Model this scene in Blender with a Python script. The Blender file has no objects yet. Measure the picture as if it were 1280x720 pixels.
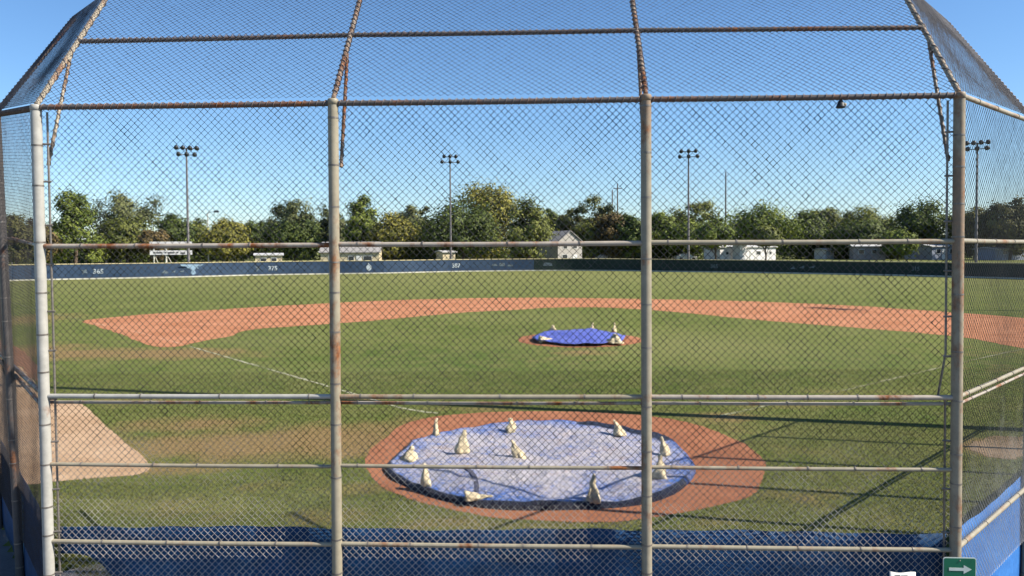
import bpy, bmesh, math, random
import numpy as np
from mathutils import Vector, Matrix
from mathutils import noise as mnoise
from mathutils.geometry import tessellate_polygon

random.seed(7)
RNG = np.random.default_rng(11)
PI = math.pi
scene = bpy.context.scene
COL = scene.collection

# ------------------------------------------------------------------ camera (metres, camera at x=0,y=0)
FPX, CX, CY, CAMH = 955.0, 640.0, 342.0, 3.65
PITCH = math.atan(29 / 955)
ROLL = math.radians(.33)
F_ = Vector((0, math.cos(PITCH), -math.sin(PITCH)))
U0 = Vector((0, math.sin(PITCH), math.cos(PITCH)))
R0 = Vector((1, 0, 0))
R_ = R0 * math.cos(ROLL) - U0 * math.sin(ROLL)
U_ = U0 * math.cos(ROLL) + R0 * math.sin(ROLL)
CAMP = Vector((0, 0, CAMH))

def ray(u, v):
    return F_ + R_ * ((u - CX) / FPX) + U_ * ((CY - v) / FPX)
def ground(u, v, z=0.0):
    d = ray(u, v)
    return CAMP + d * ((z - CAMH) / d.z)
def at(u, v, Y):
    d = ray(u, v)
    return CAMP + d * (Y / d.y)

cam = bpy.data.cameras.new('camera')
cam.sensor_width = 36
cam.lens = 36 * FPX / 1280
cam.shift_y = (CY - 360) / 1280
cam.clip_end = 8000
camo = bpy.data.objects.new('camera', cam)
COL.objects.link(camo)
M = Matrix.Identity(4)
for i in range(3):
    M[i][0] = R_[i]; M[i][1] = U_[i]; M[i][2] = -F_[i]; M[i][3] = CAMP[i]
camo.matrix_world = M
scene.camera = camo

# ------------------------------------------------------------------ light
SUN_AZ, SUN_EL = math.radians(103.5), math.radians(41)
world = bpy.data.worlds.new('World')
scene.world = world
world.use_nodes = True
wn = world.node_tree
bg = wn.nodes['Background']
sky = wn.nodes.new('ShaderNodeTexSky')
sky.sky_type = 'NISHITA'
sky.sun_disc = False
sky.sun_elevation = SUN_EL
sky.sun_rotation = SUN_AZ
sky.altitude = 50
sky.air_density = 1.0
sky.dust_density = 0.3
sky.ozone_density = 6.0
hs = wn.nodes.new('ShaderNodeHueSaturation')
hs.inputs['Saturation'].default_value = 1.08
wn.links.new(sky.outputs[0], hs.inputs['Color'])
wn.links.new(hs.outputs[0], bg.inputs[0])
bg.inputs[1].default_value = 0.086
sl = bpy.data.lights.new('sun', 'SUN')
sl.energy = 5.0
sl.angle = math.radians(.4)
sl.color = (1, .91, .78)
slo = bpy.data.objects.new('sun', sl)
COL.objects.link(slo)
sd = Vector((math.sin(SUN_AZ) * math.cos(SUN_EL), math.cos(SUN_AZ) * math.cos(SUN_EL), math.sin(SUN_EL)))
slo.rotation_euler = sd.to_track_quat('Z', 'Y').to_euler()
slo.location = (30, -10, 40)
vs = scene.view_settings
vs.view_transform = 'Standard'
vs.look = 'None'
vs.gamma = 1
vs.use_curve_mapping = False
vs.exposure = 1.0

# ------------------------------------------------------------------ materials
def new_mat(name, rough=.8, metal=0.0, spec=.3):
    m = bpy.data.materials.new(name)
    m.use_nodes = True
    b = m.node_tree.nodes['Principled BSDF']
    b.inputs['Roughness'].default_value = rough
    b.inputs['Metallic'].default_value = metal
    b.inputs['Specular IOR Level'].default_value = spec
    return m, m.node_tree, b
def noise(nt, scale, detail=4, rough=.55, coord='Object', vec=None, dist=0):
    n = nt.nodes.new('ShaderNodeTexNoise')
    n.inputs['Scale'].default_value = scale
    n.inputs['Detail'].default_value = detail
    n.inputs['Roughness'].default_value = rough
    n.inputs['Distortion'].default_value = dist
    if vec is None:
        t = nt.nodes.new('ShaderNodeTexCoord')
        vec = t.outputs[coord]
    nt.links.new(vec, n.inputs['Vector'])
    return n.outputs['Fac']
def wpos(nt, s=(1, 1, 1)):
    g = nt.nodes.new('ShaderNodeNewGeometry')
    mp = nt.nodes.new('ShaderNodeMapping')
    mp.inputs['Scale'].default_value = s
    nt.links.new(g.outputs['Position'], mp.inputs['Vector'])
    return mp.outputs['Vector']
def ramp(nt, fac, a, b, ca=(0, 0, 0), cb=(1, 1, 1)):
    r = nt.nodes.new('ShaderNodeValToRGB')
    r.color_ramp.elements[0].position = a
    r.color_ramp.elements[1].position = b
    r.color_ramp.elements[0].color = (*ca, 1)
    r.color_ramp.elements[1].color = (*cb, 1)
    nt.links.new(fac, r.inputs['Fac'])
    return r.outputs['Color']
def mix(nt, fac, a, b, mode='MIX'):
    n = nt.nodes.new('ShaderNodeMix')
    n.data_type = 'RGBA'
    n.blend_type = mode
    for sock, val in ((n.inputs['Factor'], fac), (n.inputs['A'], a), (n.inputs['B'], b)):
        if isinstance(val, (int, float)):
            sock.default_value = val
        elif isinstance(val, tuple):
            sock.default_value = (*val, 1) if len(val) == 3 else val
        else:
            nt.links.new(val, sock)
    return n.outputs['Result']
def math_(nt, op, a, b=0.0, clamp=False):
    n = nt.nodes.new('ShaderNodeMath')
    n.operation = op
    n.use_clamp = clamp
    for i, val in enumerate((a, b)):
        if isinstance(val, (int, float)):
            n.inputs[i].default_value = val
        else:
            nt.links.new(val, n.inputs[i])
    return n.outputs[0]
def bump(nt, b, h, strength=.3, dist=.02):
    n = nt.nodes.new('ShaderNodeBump')
    n.inputs['Strength'].default_value = strength
    n.inputs['Distance'].default_value = dist
    nt.links.new(h, n.inputs['Height'])
    nt.links.new(n.outputs[0], b.inputs['Normal'])

def plain(name, col, rough=.7, metal=0.0, var=.25, scale=6.0, bmp=0.0, spec=.3):
    m, nt, b = new_mat(name, rough, metal, spec)
    f = noise(nt, scale, 5, .6, vec=wpos(nt))
    dark = tuple(c * (1 - var) for c in col)
    lite = tuple(min(1, c * (1 + var)) for c in col)
    nt.links.new(ramp(nt, f, .3, .7, dark, lite), b.inputs['Base Color'])
    if bmp:
        bump(nt, b, noise(nt, scale * 6, 3, .6, vec=wpos(nt)), bmp)
    return m

def pipe_mat(name, base, rust_lo, rust_hi, band=None):
    m, nt, b = new_mat(name, .55, .0, .25)
    v = wpos(nt)
    f1 = noise(nt, 9, 5, .65, vec=v)
    f2 = noise(nt, 2.3, 5, .7, vec=wpos(nt, (1, 1, .6)))
    c = ramp(nt, f1, .3, .72, tuple(x * .72 for x in base), base)
    r = ramp(nt, f2, rust_lo, rust_hi)
    if band:                                           # a browned stretch between two heights: rust, plus shade on the right post
        g = nt.nodes.new('ShaderNodeNewGeometry')
        s = nt.nodes.new('ShaderNodeSeparateXYZ')
        nt.links.new(g.outputs['Position'], s.inputs[0])
        wob = math_(nt, 'ADD', s.outputs['Z'], math_(nt, 'MULTIPLY', math_(nt, 'SUBTRACT', f2, .5), 1.2))
        up = math_(nt, 'MULTIPLY', math_(nt, 'SUBTRACT', wob, band[0]), 6, True)
        dn = math_(nt, 'MULTIPLY', math_(nt, 'SUBTRACT', band[1], wob), 6, True)
        r = math_(nt, 'MAXIMUM', r, math_(nt, 'MULTIPLY', math_(nt, 'MULTIPLY', up, dn), .38))
    rc = ramp(nt, noise(nt, 30, 3, .6, vec=v), .35, .65, (.10, .035, .015), (.26, .10, .035))
    nt.links.new(mix(nt, r, c, rc), b.inputs['Base Color'])
    nt.links.new(math_(nt, 'ADD', math_(nt, 'MULTIPLY', r, .35), .45), b.inputs['Roughness'])
    bump(nt, b, f1, .12, .004)
    return m

MT = {}
MT['pipe'] = pipe_mat('weathered_galvanized_pipe', (.30, .27, .20), .54, .68)
MT['pipe_white'] = pipe_mat('clean_galvanized_pipe', (.38, .375, .345), .64, .8)
MT['pipe_rust'] = pipe_mat('rust_banded_pipe', (.29, .255, .19), .50, .64, (3.4, 4.6))  # right post band: part rust, part its shaded side put into the colour
MT['pipe_rusttop'] = pipe_mat('rust_topped_pipe', (.29, .262, .20), .52, .66, (4.82, 5.6))
MT['beam'] = pipe_mat('rusty_beam_pipe', (.27, .22, .17), .42, .6)
MT['beam_pale'] = pipe_mat('pale_beam_pipe', (.37, .32, .24), .5, .66)
MT['rail_rust'] = pipe_mat('rusty_rail_pipe', (.36, .32, .27), .5, .62)
MT['dark_pipe'] = pipe_mat('dark_weathered_pipe', (.11, .10, .095), .5, .65)
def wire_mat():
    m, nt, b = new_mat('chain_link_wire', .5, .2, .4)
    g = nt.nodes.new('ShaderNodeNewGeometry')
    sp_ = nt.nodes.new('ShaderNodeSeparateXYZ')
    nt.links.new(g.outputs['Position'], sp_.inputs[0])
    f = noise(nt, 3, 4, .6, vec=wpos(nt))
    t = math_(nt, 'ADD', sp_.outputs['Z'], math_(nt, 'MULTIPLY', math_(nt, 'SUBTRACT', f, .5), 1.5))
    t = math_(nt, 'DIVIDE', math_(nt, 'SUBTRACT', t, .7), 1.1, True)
    c = ramp(nt, t, 0, 1, (.44, .43, .40), (.036, .035, .036))       # sun glints painted as paler wire along the foot, dull dark wire above
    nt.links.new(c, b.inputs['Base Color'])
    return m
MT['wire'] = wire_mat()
MT['wire_over'] = plain('overhang_wire', (.028, .032, .046), .55, .2, .35, 20)  # dark wire with the bluish sky reflection mixed into its colour
MT['wire_old'] = plain('old_dull_wire', (.045, .04, .04), .5, .2, .35, 20)  # shaded left wing: wire colour kept dark, without the painted sun glints
MT['lacing'] = plain('dark_lacing_wire', (.16, .13, .12), .5, .5, .4, 20)
MT['tie'] = plain('steel_tie', (.2, .18, .16), .5, .6, .4, 20)
MT['cream'] = plain('sandbag_cloth', (.52, .44, .29), .95, 0, .34, 10, .8)
MT['pole_grey'] = plain('grey_pole', (.16, .15, .15), .6, .3, .2, 2)
MT['pole_wood'] = plain('wooden_pole', (.13, .1, .08), .85, 0, .3, 3)
MT['lamp_dark'] = plain('lamp_housing', (.035, .04, .045), .5, .3, .2, 5)
MT['white'] = plain('white_paint', (.6, .6, .58), .6, 0, .08, 2)
MT['sign_green'] = plain('sign_green', (.0, .115, .06), .4, 0, .1, 10, spec=.5)
MT['sign_white'] = plain('sign_white', (.5, .56, .52), .4, 0, .08, 10)
MT['ink'] = plain('dark_print', (.07, .07, .08), .7, 0, .2, 20)
MT['glass'] = plain('dark_glass', (.03, .035, .04), .12, 0, .2, 2, spec=.6)
MT['bark'] = plain('bark', (.10, .075, .055), .95, 0, .35, 3, .5)
MT['board_grey'] = plain('scoreboard_panel', (.52, .52, .52), .6, 0, .12, 1.2)
MT['cap'] = plain('fence_cap', (.42, .36, .2), .7, 0, .2, 1)
MT['strip'] = plain('fence_base_strip', (.46, .45, .38), .8, 0, .2, 1.5)
MT['rubber'] = plain('tyre_rubber', (.02, .02, .02), .8)

def cloth_mat(name, col, col2, scale=1.4, rough=.7):
    m, nt, b = new_mat(name, rough, 0, .25)
    f = noise(nt, scale, 6, .65, vec=wpos(nt, (1, 1, 2.5)))
    f2 = noise(nt, scale * 14, 3, .6, vec=wpos(nt))
    c = ramp(nt, f, .35, .7, col, col2)
    c = mix(nt, .25, c, ramp(nt, f2, .3, .7, (.2, .2, .2), (1, 1, 1)), 'MULTIPLY')
    nt.links.new(c, b.inputs['Base Color'])
    bump(nt, b, noise(nt, scale * 5, 4, .6, vec=wpos(nt)), .35, .03)
    return m
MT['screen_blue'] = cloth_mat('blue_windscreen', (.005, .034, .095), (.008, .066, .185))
MT['screen_bright'] = cloth_mat('sunny_blue_windscreen', (.02, .12, .38), (.035, .17, .48))  # same cloth as the other screens, sunlit brightness put into the colour
MT['fence_blue'] = cloth_mat('faded_navy_windscreen', (.022, .046, .09), (.036, .064, .112), .25)
MT['fence_green'] = cloth_mat('dark_green_windscreen', (.013, .026, .022), (.024, .040, .034), .25)
MT['tarp_blue'] = cloth_mat('blue_tarp', (.06, .085, .34), (.13, .155, .47), 5.0, .5)

def dusty_tarp():
    m, nt, b = new_mat('dusty_blue_tarp', .5, 0, .4)
    v = wpos(nt)
    f = noise(nt, 1.3, 6, .75, vec=v, dist=.8)
    f2 = noise(nt, 13, 5, .75, vec=v, dist=2.2)
    ad = nt.nodes.new('ShaderNodeAttribute'); ad.attribute_name = 'dust'
    q = math_(nt, 'ADD', math_(nt, 'MULTIPLY', f, .45), math_(nt, 'MULTIPLY', f2, .55))
    q = math_(nt, 'ADD', q, math_(nt, 'MULTIPLY', math_(nt, 'SUBTRACT', ad.outputs['Fac'], .45), .11))
    c = ramp(nt, q, .445, .555, (.04, .125, .42), (.43, .40, .42))
    c = mix(nt, math_(nt, 'MULTIPLY', ramp(nt, noise(nt, 3.1, 5, .7, vec=v), .54, .7), .8), c, (.40, .31, .27))
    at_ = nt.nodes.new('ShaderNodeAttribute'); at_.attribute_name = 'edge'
    c = mix(nt, at_.outputs['Fac'], c, (.004, .007, .026))  # edge mask: painted shade of the hanging rim, and the dark flap
    nt.links.new(c, b.inputs['Base Color'])
    vo = nt.nodes.new('ShaderNodeTexVoronoi'); vo.feature = 'DISTANCE_TO_EDGE'; vo.inputs['Scale'].default_value = 3.2
    wv_ = nt.nodes.new('ShaderNodeVectorMath'); wv_.operation = 'ADD'
    nz_ = nt.nodes.new('ShaderNodeTexNoise'); nz_.inputs['Scale'].default_value = 2.0; nz_.inputs['Detail'].default_value = 3
    nt.links.new(v, nz_.inputs['Vector']); nt.links.new(v, wv_.inputs[0]); nt.links.new(nz_.outputs['Color'], wv_.inputs[1])
    nt.links.new(wv_.outputs[0], vo.inputs['Vector'])
    hh = math_(nt, 'ADD', math_(nt, 'MULTIPLY', vo.outputs['Distance'], 1.6), noise(nt, 9, 6, .75, vec=v, dist=1.5))
    bump(nt, b, hh, 1.0, .07)
    return m
MT['tarp_dusty'] = dusty_tarp()

def dirt_mat(name, ca, cb, pale=None, rake=0.0):
    m, nt, b = new_mat(name, .95, 0, .1)
    v = wpos(nt)
    f = noise(nt, .45, 6, .65, vec=v)
    f2 = noise(nt, 22, 5, .75, vec=v)
    f3 = noise(nt, 2.6, 5, .7, vec=v, dist=.6)
    c = ramp(nt, f, .35, .65, ca, cb)
    c = mix(nt, .45, c, ramp(nt, f3, .3, .7, (.62, .56, .53), (1, 1, 1)), 'MULTIPLY')
    c = mix(nt, .55, c, ramp(nt, f2, .25, .75, (.5, .48, .46), (1, 1, 1)), 'MULTIPLY')
    if rake:                                            # combed by the drag mat
        r_ = noise(nt, 1.0, 5, .7, vec=wpos(nt, (.22, 3.2, 1)), dist=.3)
        c = mix(nt, rake, c, ramp(nt, r_, .35, .65, (.66, .6, .56), (1.0, 1.0, 1.0)), 'MULTIPLY')
    if pale:
        c = mix(nt, math_(nt, 'MULTIPLY', ramp(nt, noise(nt, .9, 5, .6, vec=v), .5, .66), .8), c, pale)
    nt.links.new(c, b.inputs['Base Color'])
    bump(nt, b, f2, .6, .03)
    return m
MT['dirt'] = dirt_mat('infield_clay', (.45, .20, .10), (.56, .27, .15), None, .7)
MT['dirt_home'] = dirt_mat('damp_clay', (.28, .115, .06), (.37, .165, .09))
MT['dirt_pale'] = dirt_mat('pale_dirt', (.40, .265, .155), (.52, .37, .24))
MT['dirt_dull'] = dirt_mat('dull_bare_dirt', (.24, .17, .10), (.36, .27, .18))
MT['dirt_red'] = dirt_mat('reddish_dirt', (.22, .11, .06), (.30, .16, .10))

MT['gravel'] = dirt_mat('grey_gravel', (.15, .145, .15), (.24, .23, .23))
def chalk(name, lo, hi, off):
    m, nt, b = new_mat(name, .95, 0, .1)
    v = wpos(nt)
    f = noise(nt, 6, 6, .8, vec=v)
    f2 = noise(nt, .6, 3, .6, vec=v)
    c = ramp(nt, math_(nt, 'ADD', math_(nt, 'MULTIPLY', f, .65), math_(nt, 'MULTIPLY', f2, .35)), lo, hi, off, (.40, .39, .29))
    nt.links.new(c, b.inputs['Base Color'])
    return m
MT['chalk'] = chalk('worn_chalk', .40, .60, (.085, .10, .03))
MT['chalk_faint'] = chalk('faint_chalk', .47, .72, (.10, .105, .035))
MT['chalk_dirt'] = chalk('chalk_traces_on_clay', .48, .66, (.44, .19, .10))

def grass_mat():
    m, nt, b = new_mat('mown_grass', .95, 0, .08)
    v = wpos(nt)
    a = nt.nodes.new('ShaderNodeAttribute'); a.attribute_name = 'wear'
    s = nt.nodes.new('ShaderNodeSeparateColor')
    nt.links.new(a.outputs['Color'], s.inputs[0])
    big = noise(nt, .16, 5, .6, vec=v)
    mid = noise(nt, 1.3, 5, .65, vec=v)
    fine = noise(nt, 17, 5, .75, vec=v)
    fine2 = noise(nt, 60, 2, .6, vec=v)
    c = ramp(nt, big, .3, .7, (.082, .112, .022), (.145, .162, .046))
    c = mix(nt, s.outputs['Blue'], c, (.07, .108, .022))
    c = mix(nt, s.outputs['Green'], c, (.185, .185, .075))
    c = mix(nt, math_(nt, 'MULTIPLY', ramp(nt, mid, .38, .66), .55), c, (.20, .178, .08))
    # thin worn soil
    thr = math_(nt, 'ADD', s.outputs['Red'], math_(nt, 'MULTIPLY', math_(nt, 'SUBTRACT', math_(nt, 'MULTIPLY', math_(nt, 'ADD', mid, fine), .5), .5), 1.6))
    soil = ramp(nt, fine, .3, .7, (.19, .115, .058), (.32, .20, .11))
    c = mix(nt, math_(nt, 'MULTIPLY', ramp(nt, thr, .32, .80), .85), c, soil)
    c = mix(nt, .75, c, ramp(nt, fine, .30, .70, (.36, .38, .36), (1.0, 1.0, 1.0)), 'MULTIPLY')
    c = mix(nt, .5, c, ramp(nt, fine2, .3, .7, (.6, .6, .6), (1, 1, 1)), 'MULTIPLY')
    c = mix(nt, 1.0, c, (1.2, 1.26, 1.1), 'MULTIPLY')
    nt.links.new(c, b.inputs['Base Color'])
    bump(nt, b, fine, .8, .05)
    return m
MT['grass'] = grass_mat()

def leaf_mat(name, ca, cb, transl=.25):
    m = bpy.data.materials.new(name)
    m.use_nodes = True
    nt = m.node_tree
    b = nt.nodes['Principled BSDF']
    b.inputs['Roughness'].default_value = .65
    b.inputs['Specular IOR Level'].default_value = .25
    a = nt.nodes.new('ShaderNodeAttribute'); a.attribute_name = 'tint'
    c = mix(nt, a.outputs['Fac'], ca, cb)
    nt.links.new(c, b.inputs['Base Color'])
    t = nt.nodes.new('ShaderNodeBsdfTranslucent')
    nt.links.new(c, t.inputs['Color'])
    ms = nt.nodes.new('ShaderNodeMixShader')
    ms.inputs[0].default_value = transl
    nt.links.new(b.outputs[0], ms.inputs[1])
    nt.links.new(t.outputs[0], ms.inputs[2])
    nt.links.new(ms.outputs[0], nt.nodes['Material Output'].inputs['Surface'])
    return m

# ------------------------------------------------------------------ mesh helpers
def link(o, parent=None):
    COL.objects.link(o)
    if parent is not None:
        o.parent = parent
    return o
def tag(o, label=None, cat=None, group=None, kind=None):
    if label: o['label'] = label
    if cat: o['category'] = cat
    if group: o['group'] = group
    if kind: o['kind'] = kind
    return o
def thing(name, label, cat, loc=(0, 0, 0), rz=0.0, group=None):
    o = bpy.data.objects.new(name, None)
    o.empty_display_size = .3
    COL.objects.link(o)
    o.location = loc
    o.rotation_euler = (0, 0, rz)
    return tag(o, label, cat, group)

class MB:
    def __init__(self):
        self.v = []; self.f = []; self.mi = []; self.sm = []
    def add(self, vs, fs, mi=0, smooth=False):
        o = len(self.v)
        self.v += [tuple(p) for p in vs]
        for f in fs:
            self.f.append([i + o for i in f]); self.mi.append(mi); self.sm.append(smooth)
    def box(self, c, s, rz=0.0, mi=0, M=None):
        hx, hy, hz = s[0] / 2, s[1] / 2, s[2] / 2
        vs = [Vector((x, y, z)) for x in (-hx, hx) for y in (-hy, hy) for z in (-hz, hz)]
        R = M if M is not None else Matrix.Rotation(rz, 3, 'Z')
        vs = [R @ p + Vector(c) for p in vs]
        self.add(vs, [(0, 1, 3, 2), (4, 6, 7, 5), (0, 4, 5, 1), (2, 3, 7, 6), (0, 2, 6, 4), (1, 5, 7, 3)], mi)
    def tube(self, pts, r, n=12, mi=0, caps=True):
        pts = [Vector(p) for p in pts]
        rs = r if isinstance(r, (list, tuple)) else [r] * len(pts)
        rings = []
        ref = None
        for i, p in enumerate(pts):
            t = (pts[min(i + 1, len(pts) - 1)] - pts[max(i - 1, 0)]).normalized()
            if ref is None:
                ref = Vector((0, 0, 1)) if abs(t.z) < .9 else Vector((1, 0, 0))
            a = t.cross(ref).normalized()
            b = a.cross(t).normalized()
            ref = b
            rings.append([p + (a * math.cos(2 * PI * k / n) + b * math.sin(2 * PI * k / n)) * rs[i] for k in range(n)])
        vs = [q for ring in rings for q in ring]
        fs = []
        for i in range(len(pts) - 1):
            for k in range(n):
                k2 = (k + 1) % n
                fs.append((i * n + k, i * n + k2, (i + 1) * n + k2, (i + 1) * n + k))
        self.add(vs, fs, mi, True)
        if caps:
            self.add(rings[0], [tuple(range(n))[::-1]], mi)
            self.add(rings[-1], [tuple(range(n))], mi)
    def lathe(self, prof, n=16, mi=0, M=None, wob=None):
        vs = []
        for j, (r, z) in enumerate(prof):
            for k in range(n):
                a = 2 * PI * k / n
                rr = r * (wob(j, k) if wob else 1)
                p = Vector((rr * math.cos(a), rr * math.sin(a), z))
                vs.append(M @ p if M is not None else p)
        fs = []
        for j in range(len(prof) - 1):
            for k in range(n):
                k2 = (k + 1) % n
                fs.append((j * n + k, j * n + k2, (j + 1) * n + k2, (j + 1) * n + k))
        fs.append(tuple(range(n))[::-1])
        fs.append(tuple(range((len(prof) - 1) * n, len(prof) * n)))
        self.add(vs, fs, mi, True)
    def build(self, name, mats, parent=None):
        me = bpy.data.meshes.new(name)
        me.from_pydata(self.v, [], self.f)
        for m in (mats if isinstance(mats, (list, tuple)) else [mats]):
            me.materials.append(m)
        me.polygons.foreach_set('material_index', self.mi)
        me.polygons.foreach_set('use_smooth', self.sm)
        me.update()
        return link(bpy.data.objects.new(name, me), parent)

def np_mesh(name, verts, faces, mat, parent=None, attr=None, smooth=False):
    """quads or triangles from numpy arrays; attr = (name, per-face floats)"""
    me = bpy.data.meshes.new(name)
    nv, nf, k = len(verts), len(faces), faces.shape[1]
    me.vertices.add(nv)
    me.vertices.foreach_set('co', np.ascontiguousarray(verts, dtype=np.float32).ravel())
    me.loops.add(nf * k)
    me.loops.foreach_set('vertex_index', np.ascontiguousarray(faces, dtype=np.int32).ravel())
    me.polygons.add(nf)
    me.polygons.foreach_set('loop_start', np.arange(0, nf * k, k, dtype=np.int32))
    if smooth:
        me.polygons.foreach_set('use_smooth', np.ones(nf, dtype=bool))
    if attr:
        a = me.attributes.new(attr[0], 'FLOAT', 'FACE')
        a.data.foreach_set('value', np.ascontiguousarray(attr[1], dtype=np.float32))
    me.update(calc_edges=True)
    me.validate()
    me.materials.append(mat)
    return link(bpy.data.objects.new(name, me), parent)

def catmull(pts, closed=True, step=.25):
    pts = [Vector(p) for p in pts]
    n = len(pts)
    out = []
    for i in range(n if closed else n - 1):
        g = (lambda k: pts[k % n]) if closed else (lambda k: pts[max(0, min(n - 1, k))])
        p0, p1, p2, p3 = g(i - 1), g(i), g(i + 1), g(i + 2)
        m = max(2, int((p2 - p1).length / step))
        m = min(m, 40)
        for j in range(m):
            t = j / m
            out.append(.5 * ((2 * p1) + (p2 - p0) * t + (2 * p0 - 5 * p1 + 4 * p2 - p3) * t * t + (3 * p1 - p0 - 3 * p2 + p3) * t ** 3))
    if not closed:
        out.append(pts[-1])
    return out

def sheet(name, pts, z, mat, jit=.04, step=.2, smooth=True, kind='structure'):
    pp = catmull(pts, True, step) if smooth else [Vector(p) for p in pts]
    def wander(p):
        n1 = mnoise.noise_vector(Vector((p.x * .9, p.y * .9, 1.7))); n2 = mnoise.noise_vector(Vector((p.x * 3.5, p.y * 3.5, 5.1)))
        return n1 * (2.2 * jit) + n2 * (1.3 * jit)
    pp = [Vector((p.x + wander(p).x + random.uniform(-jit, jit) * .35, p.y + wander(p).y + random.uniform(-jit, jit) * .35, z)) for p in pp]
    tris = tessellate_polygon([pp])
    me = bpy.data.meshes.new(name)
    fs = []
    for t in tris:
        a, b, c = (pp[i] for i in t)
        fs.append(t if (b - a).cross(c - a).z > 0 else t[::-1])
    me.from_pydata([tuple(p) for p in pp], [], fs)
    me.materials.append(mat)
    me.update()
    o = link(bpy.data.objects.new(name, me))
    o['kind'] = kind
    return o

def inside(pts, X, Y):
    """vectorised point in polygon"""
    c = np.zeros(X.shape, bool)
    n = len(pts)
    for i in range(n):
        x1, y1 = pts[i].x, pts[i].y
        x2, y2 = pts[(i + 1) % n].x, pts[(i + 1) % n].y
        if y1 == y2: continue
        k = ((y1 > Y) != (y2 > Y)) & (X < (x2 - x1) * (Y - y1) / (y2 - y1) + x1)
        c ^= k
    return c

# ------------------------------------------------------------------ field outlines (all on the ground plane)
HOME = ground(690, 581)
infield_px = [(105, 400.5), (160, 395), (190, 392.5), (320, 384), (412, 379), (495, 375.2), (570, 373.2), (640, 372.3), (720, 372.5), (800, 373.7), (880, 375.2), (960, 377.5),
              (1080, 383), (1190, 390.5), (1275, 397), (1390, 410), (1460, 428), (1420, 446), (1340, 449), (1275, 435), (1190, 420), (1060, 409), (960, 401), (860, 391.5), (800, 386.7), (740, 384.2), (690, 384.6),
              (640, 387.5), (570, 391.5), (470, 400.5), (412, 405), (320, 411.5), (287, 420), (250, 427), (215, 434), (182, 430.5), (147, 416), (114, 406)]
home_px = [(455, 578), (463, 564), (478, 550), (500, 533), (540, 522), (582, 517), (630, 514.5), (690, 514), (750, 516), (803, 519), (850, 526.5), (895, 538), (922, 550), (945, 563), (957, 579), (952, 602), (932, 622),
           (880, 636), (815, 648), (740, 653), (640, 650), (582, 642), (520, 626), (478, 607), (460, 592)]
patch_px = [(60, 497), (98, 503), (121, 522), (144, 542), (166, 561), (187, 580), (176, 592), (120, 597), (62, 603), (30, 606), (-30, 600), (-110, 560), (-120, 490), (-60, 455), (-5, 446), (30, 462)]
infield_pts = [ground(*p) for p in infield_px]
home_pts = [ground(*p) for p in home_px]
patch_pts = [ground(*p) for p in patch_px]
MOUND = ground(724, 424.5)
MOUND_R = 2.55

fence_px = [(-40, 353.5), (15, 351.3), (70, 350), (100, 349.3), (170, 348), (240, 346.5), (310, 344.6), (400, 343), (480, 341.9), (560, 340.0), (640, 338.9), (720, 338.5), (780, 338.8), (840, 339.8), (920, 340.8), (1010, 342.4), (1100, 344.2), (1190, 346.6), (1275, 349), (1340, 351)]
fence_pts = [ground(*p) for p in fence_px]
fa = np.array([math.atan2(p.x - HOME.x, p.y - HOME.y) for p in fence_pts])
fr = np.array([math.hypot(p.x - HOME.x, p.y - HOME.y) for p in fence_pts])

CORN = [(-10.4, 14.7), (-4.79, 7.783), (4.35, 7.433), (14.4, 17.1)]
def outside(X, Y):
    """how far a point lies on the spectators' side of the backstop line, in metres"""
    d = np.full(np.shape(X), 1e9)
    for (x1, y1), (x2, y2) in zip(CORN[:-1], CORN[1:]):
        l = math.hypot(x2 - x1, y2 - y1)
        nx_, ny_ = (y2 - y1) / l, -(x2 - x1) / l                 # pointing away from the field
        d = np.minimum(d, -((X - x1) * nx_ + (Y - y1) * ny_))
    return np.clip(-d, -1, 1) * (Y < 17) - 1.0 * (Y >= 17)
def terr(X, Y):
    X = np.asarray(X, float); Y = np.asarray(Y, float)
    a = np.arctan2(X - HOME.x, Y - HOME.y)
    r = np.hypot(X - HOME.x, Y - HOME.y)
    d = r - np.interp(a, fa, fr)
    t = np.clip((d - 3) / 32, 0, 1)
    t = t * t * (3 - 2 * t)
    fade = np.clip((Y - 10) / 40, 0, 1)
    return 1.35 * t * fade - .6 * np.clip((outside(X, Y) + .32) / .1, 0, 1)
def tz(x, y): return float(terr(x, y))

# ------------------------------------------------------------------ ground sheet
def axis(fine0, fine1, step, lo, hi, grow=1.12):
    a = list(np.arange(fine0, fine1 + 1e-6, step))
    s, x = step, fine1
    while x < hi:
        s *= grow; x += s; a.append(x)
    s, x = step, fine0
    while x > lo:
        s *= grow; x -= s; a.insert(0, x)
    return np.array(a)
xs = axis(-16, 16, .22, -3000, 3000, 1.07)
ys = axis(5, 36, .22, -400, 5000, 1.06)
GX, GY = np.meshgrid(xs, ys)
GZ = terr(GX, GY)
wear = np.zeros(GX.shape + (4,), np.float32); wear[..., 3] = 1
def blob(ch, u, v, rx, ry, s, rot=0.0):
    p = ground(u, v)
    dx, dy = GX - p.x, GY - p.y
    c, q = math.cos(rot), math.sin(rot)
    a, b = (dx * c + dy * q) / rx, (-dx * q + dy * c) / ry
    wear[..., ch] = np.maximum(wear[..., ch], s * np.exp(-(a * a + b * b)))
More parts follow.
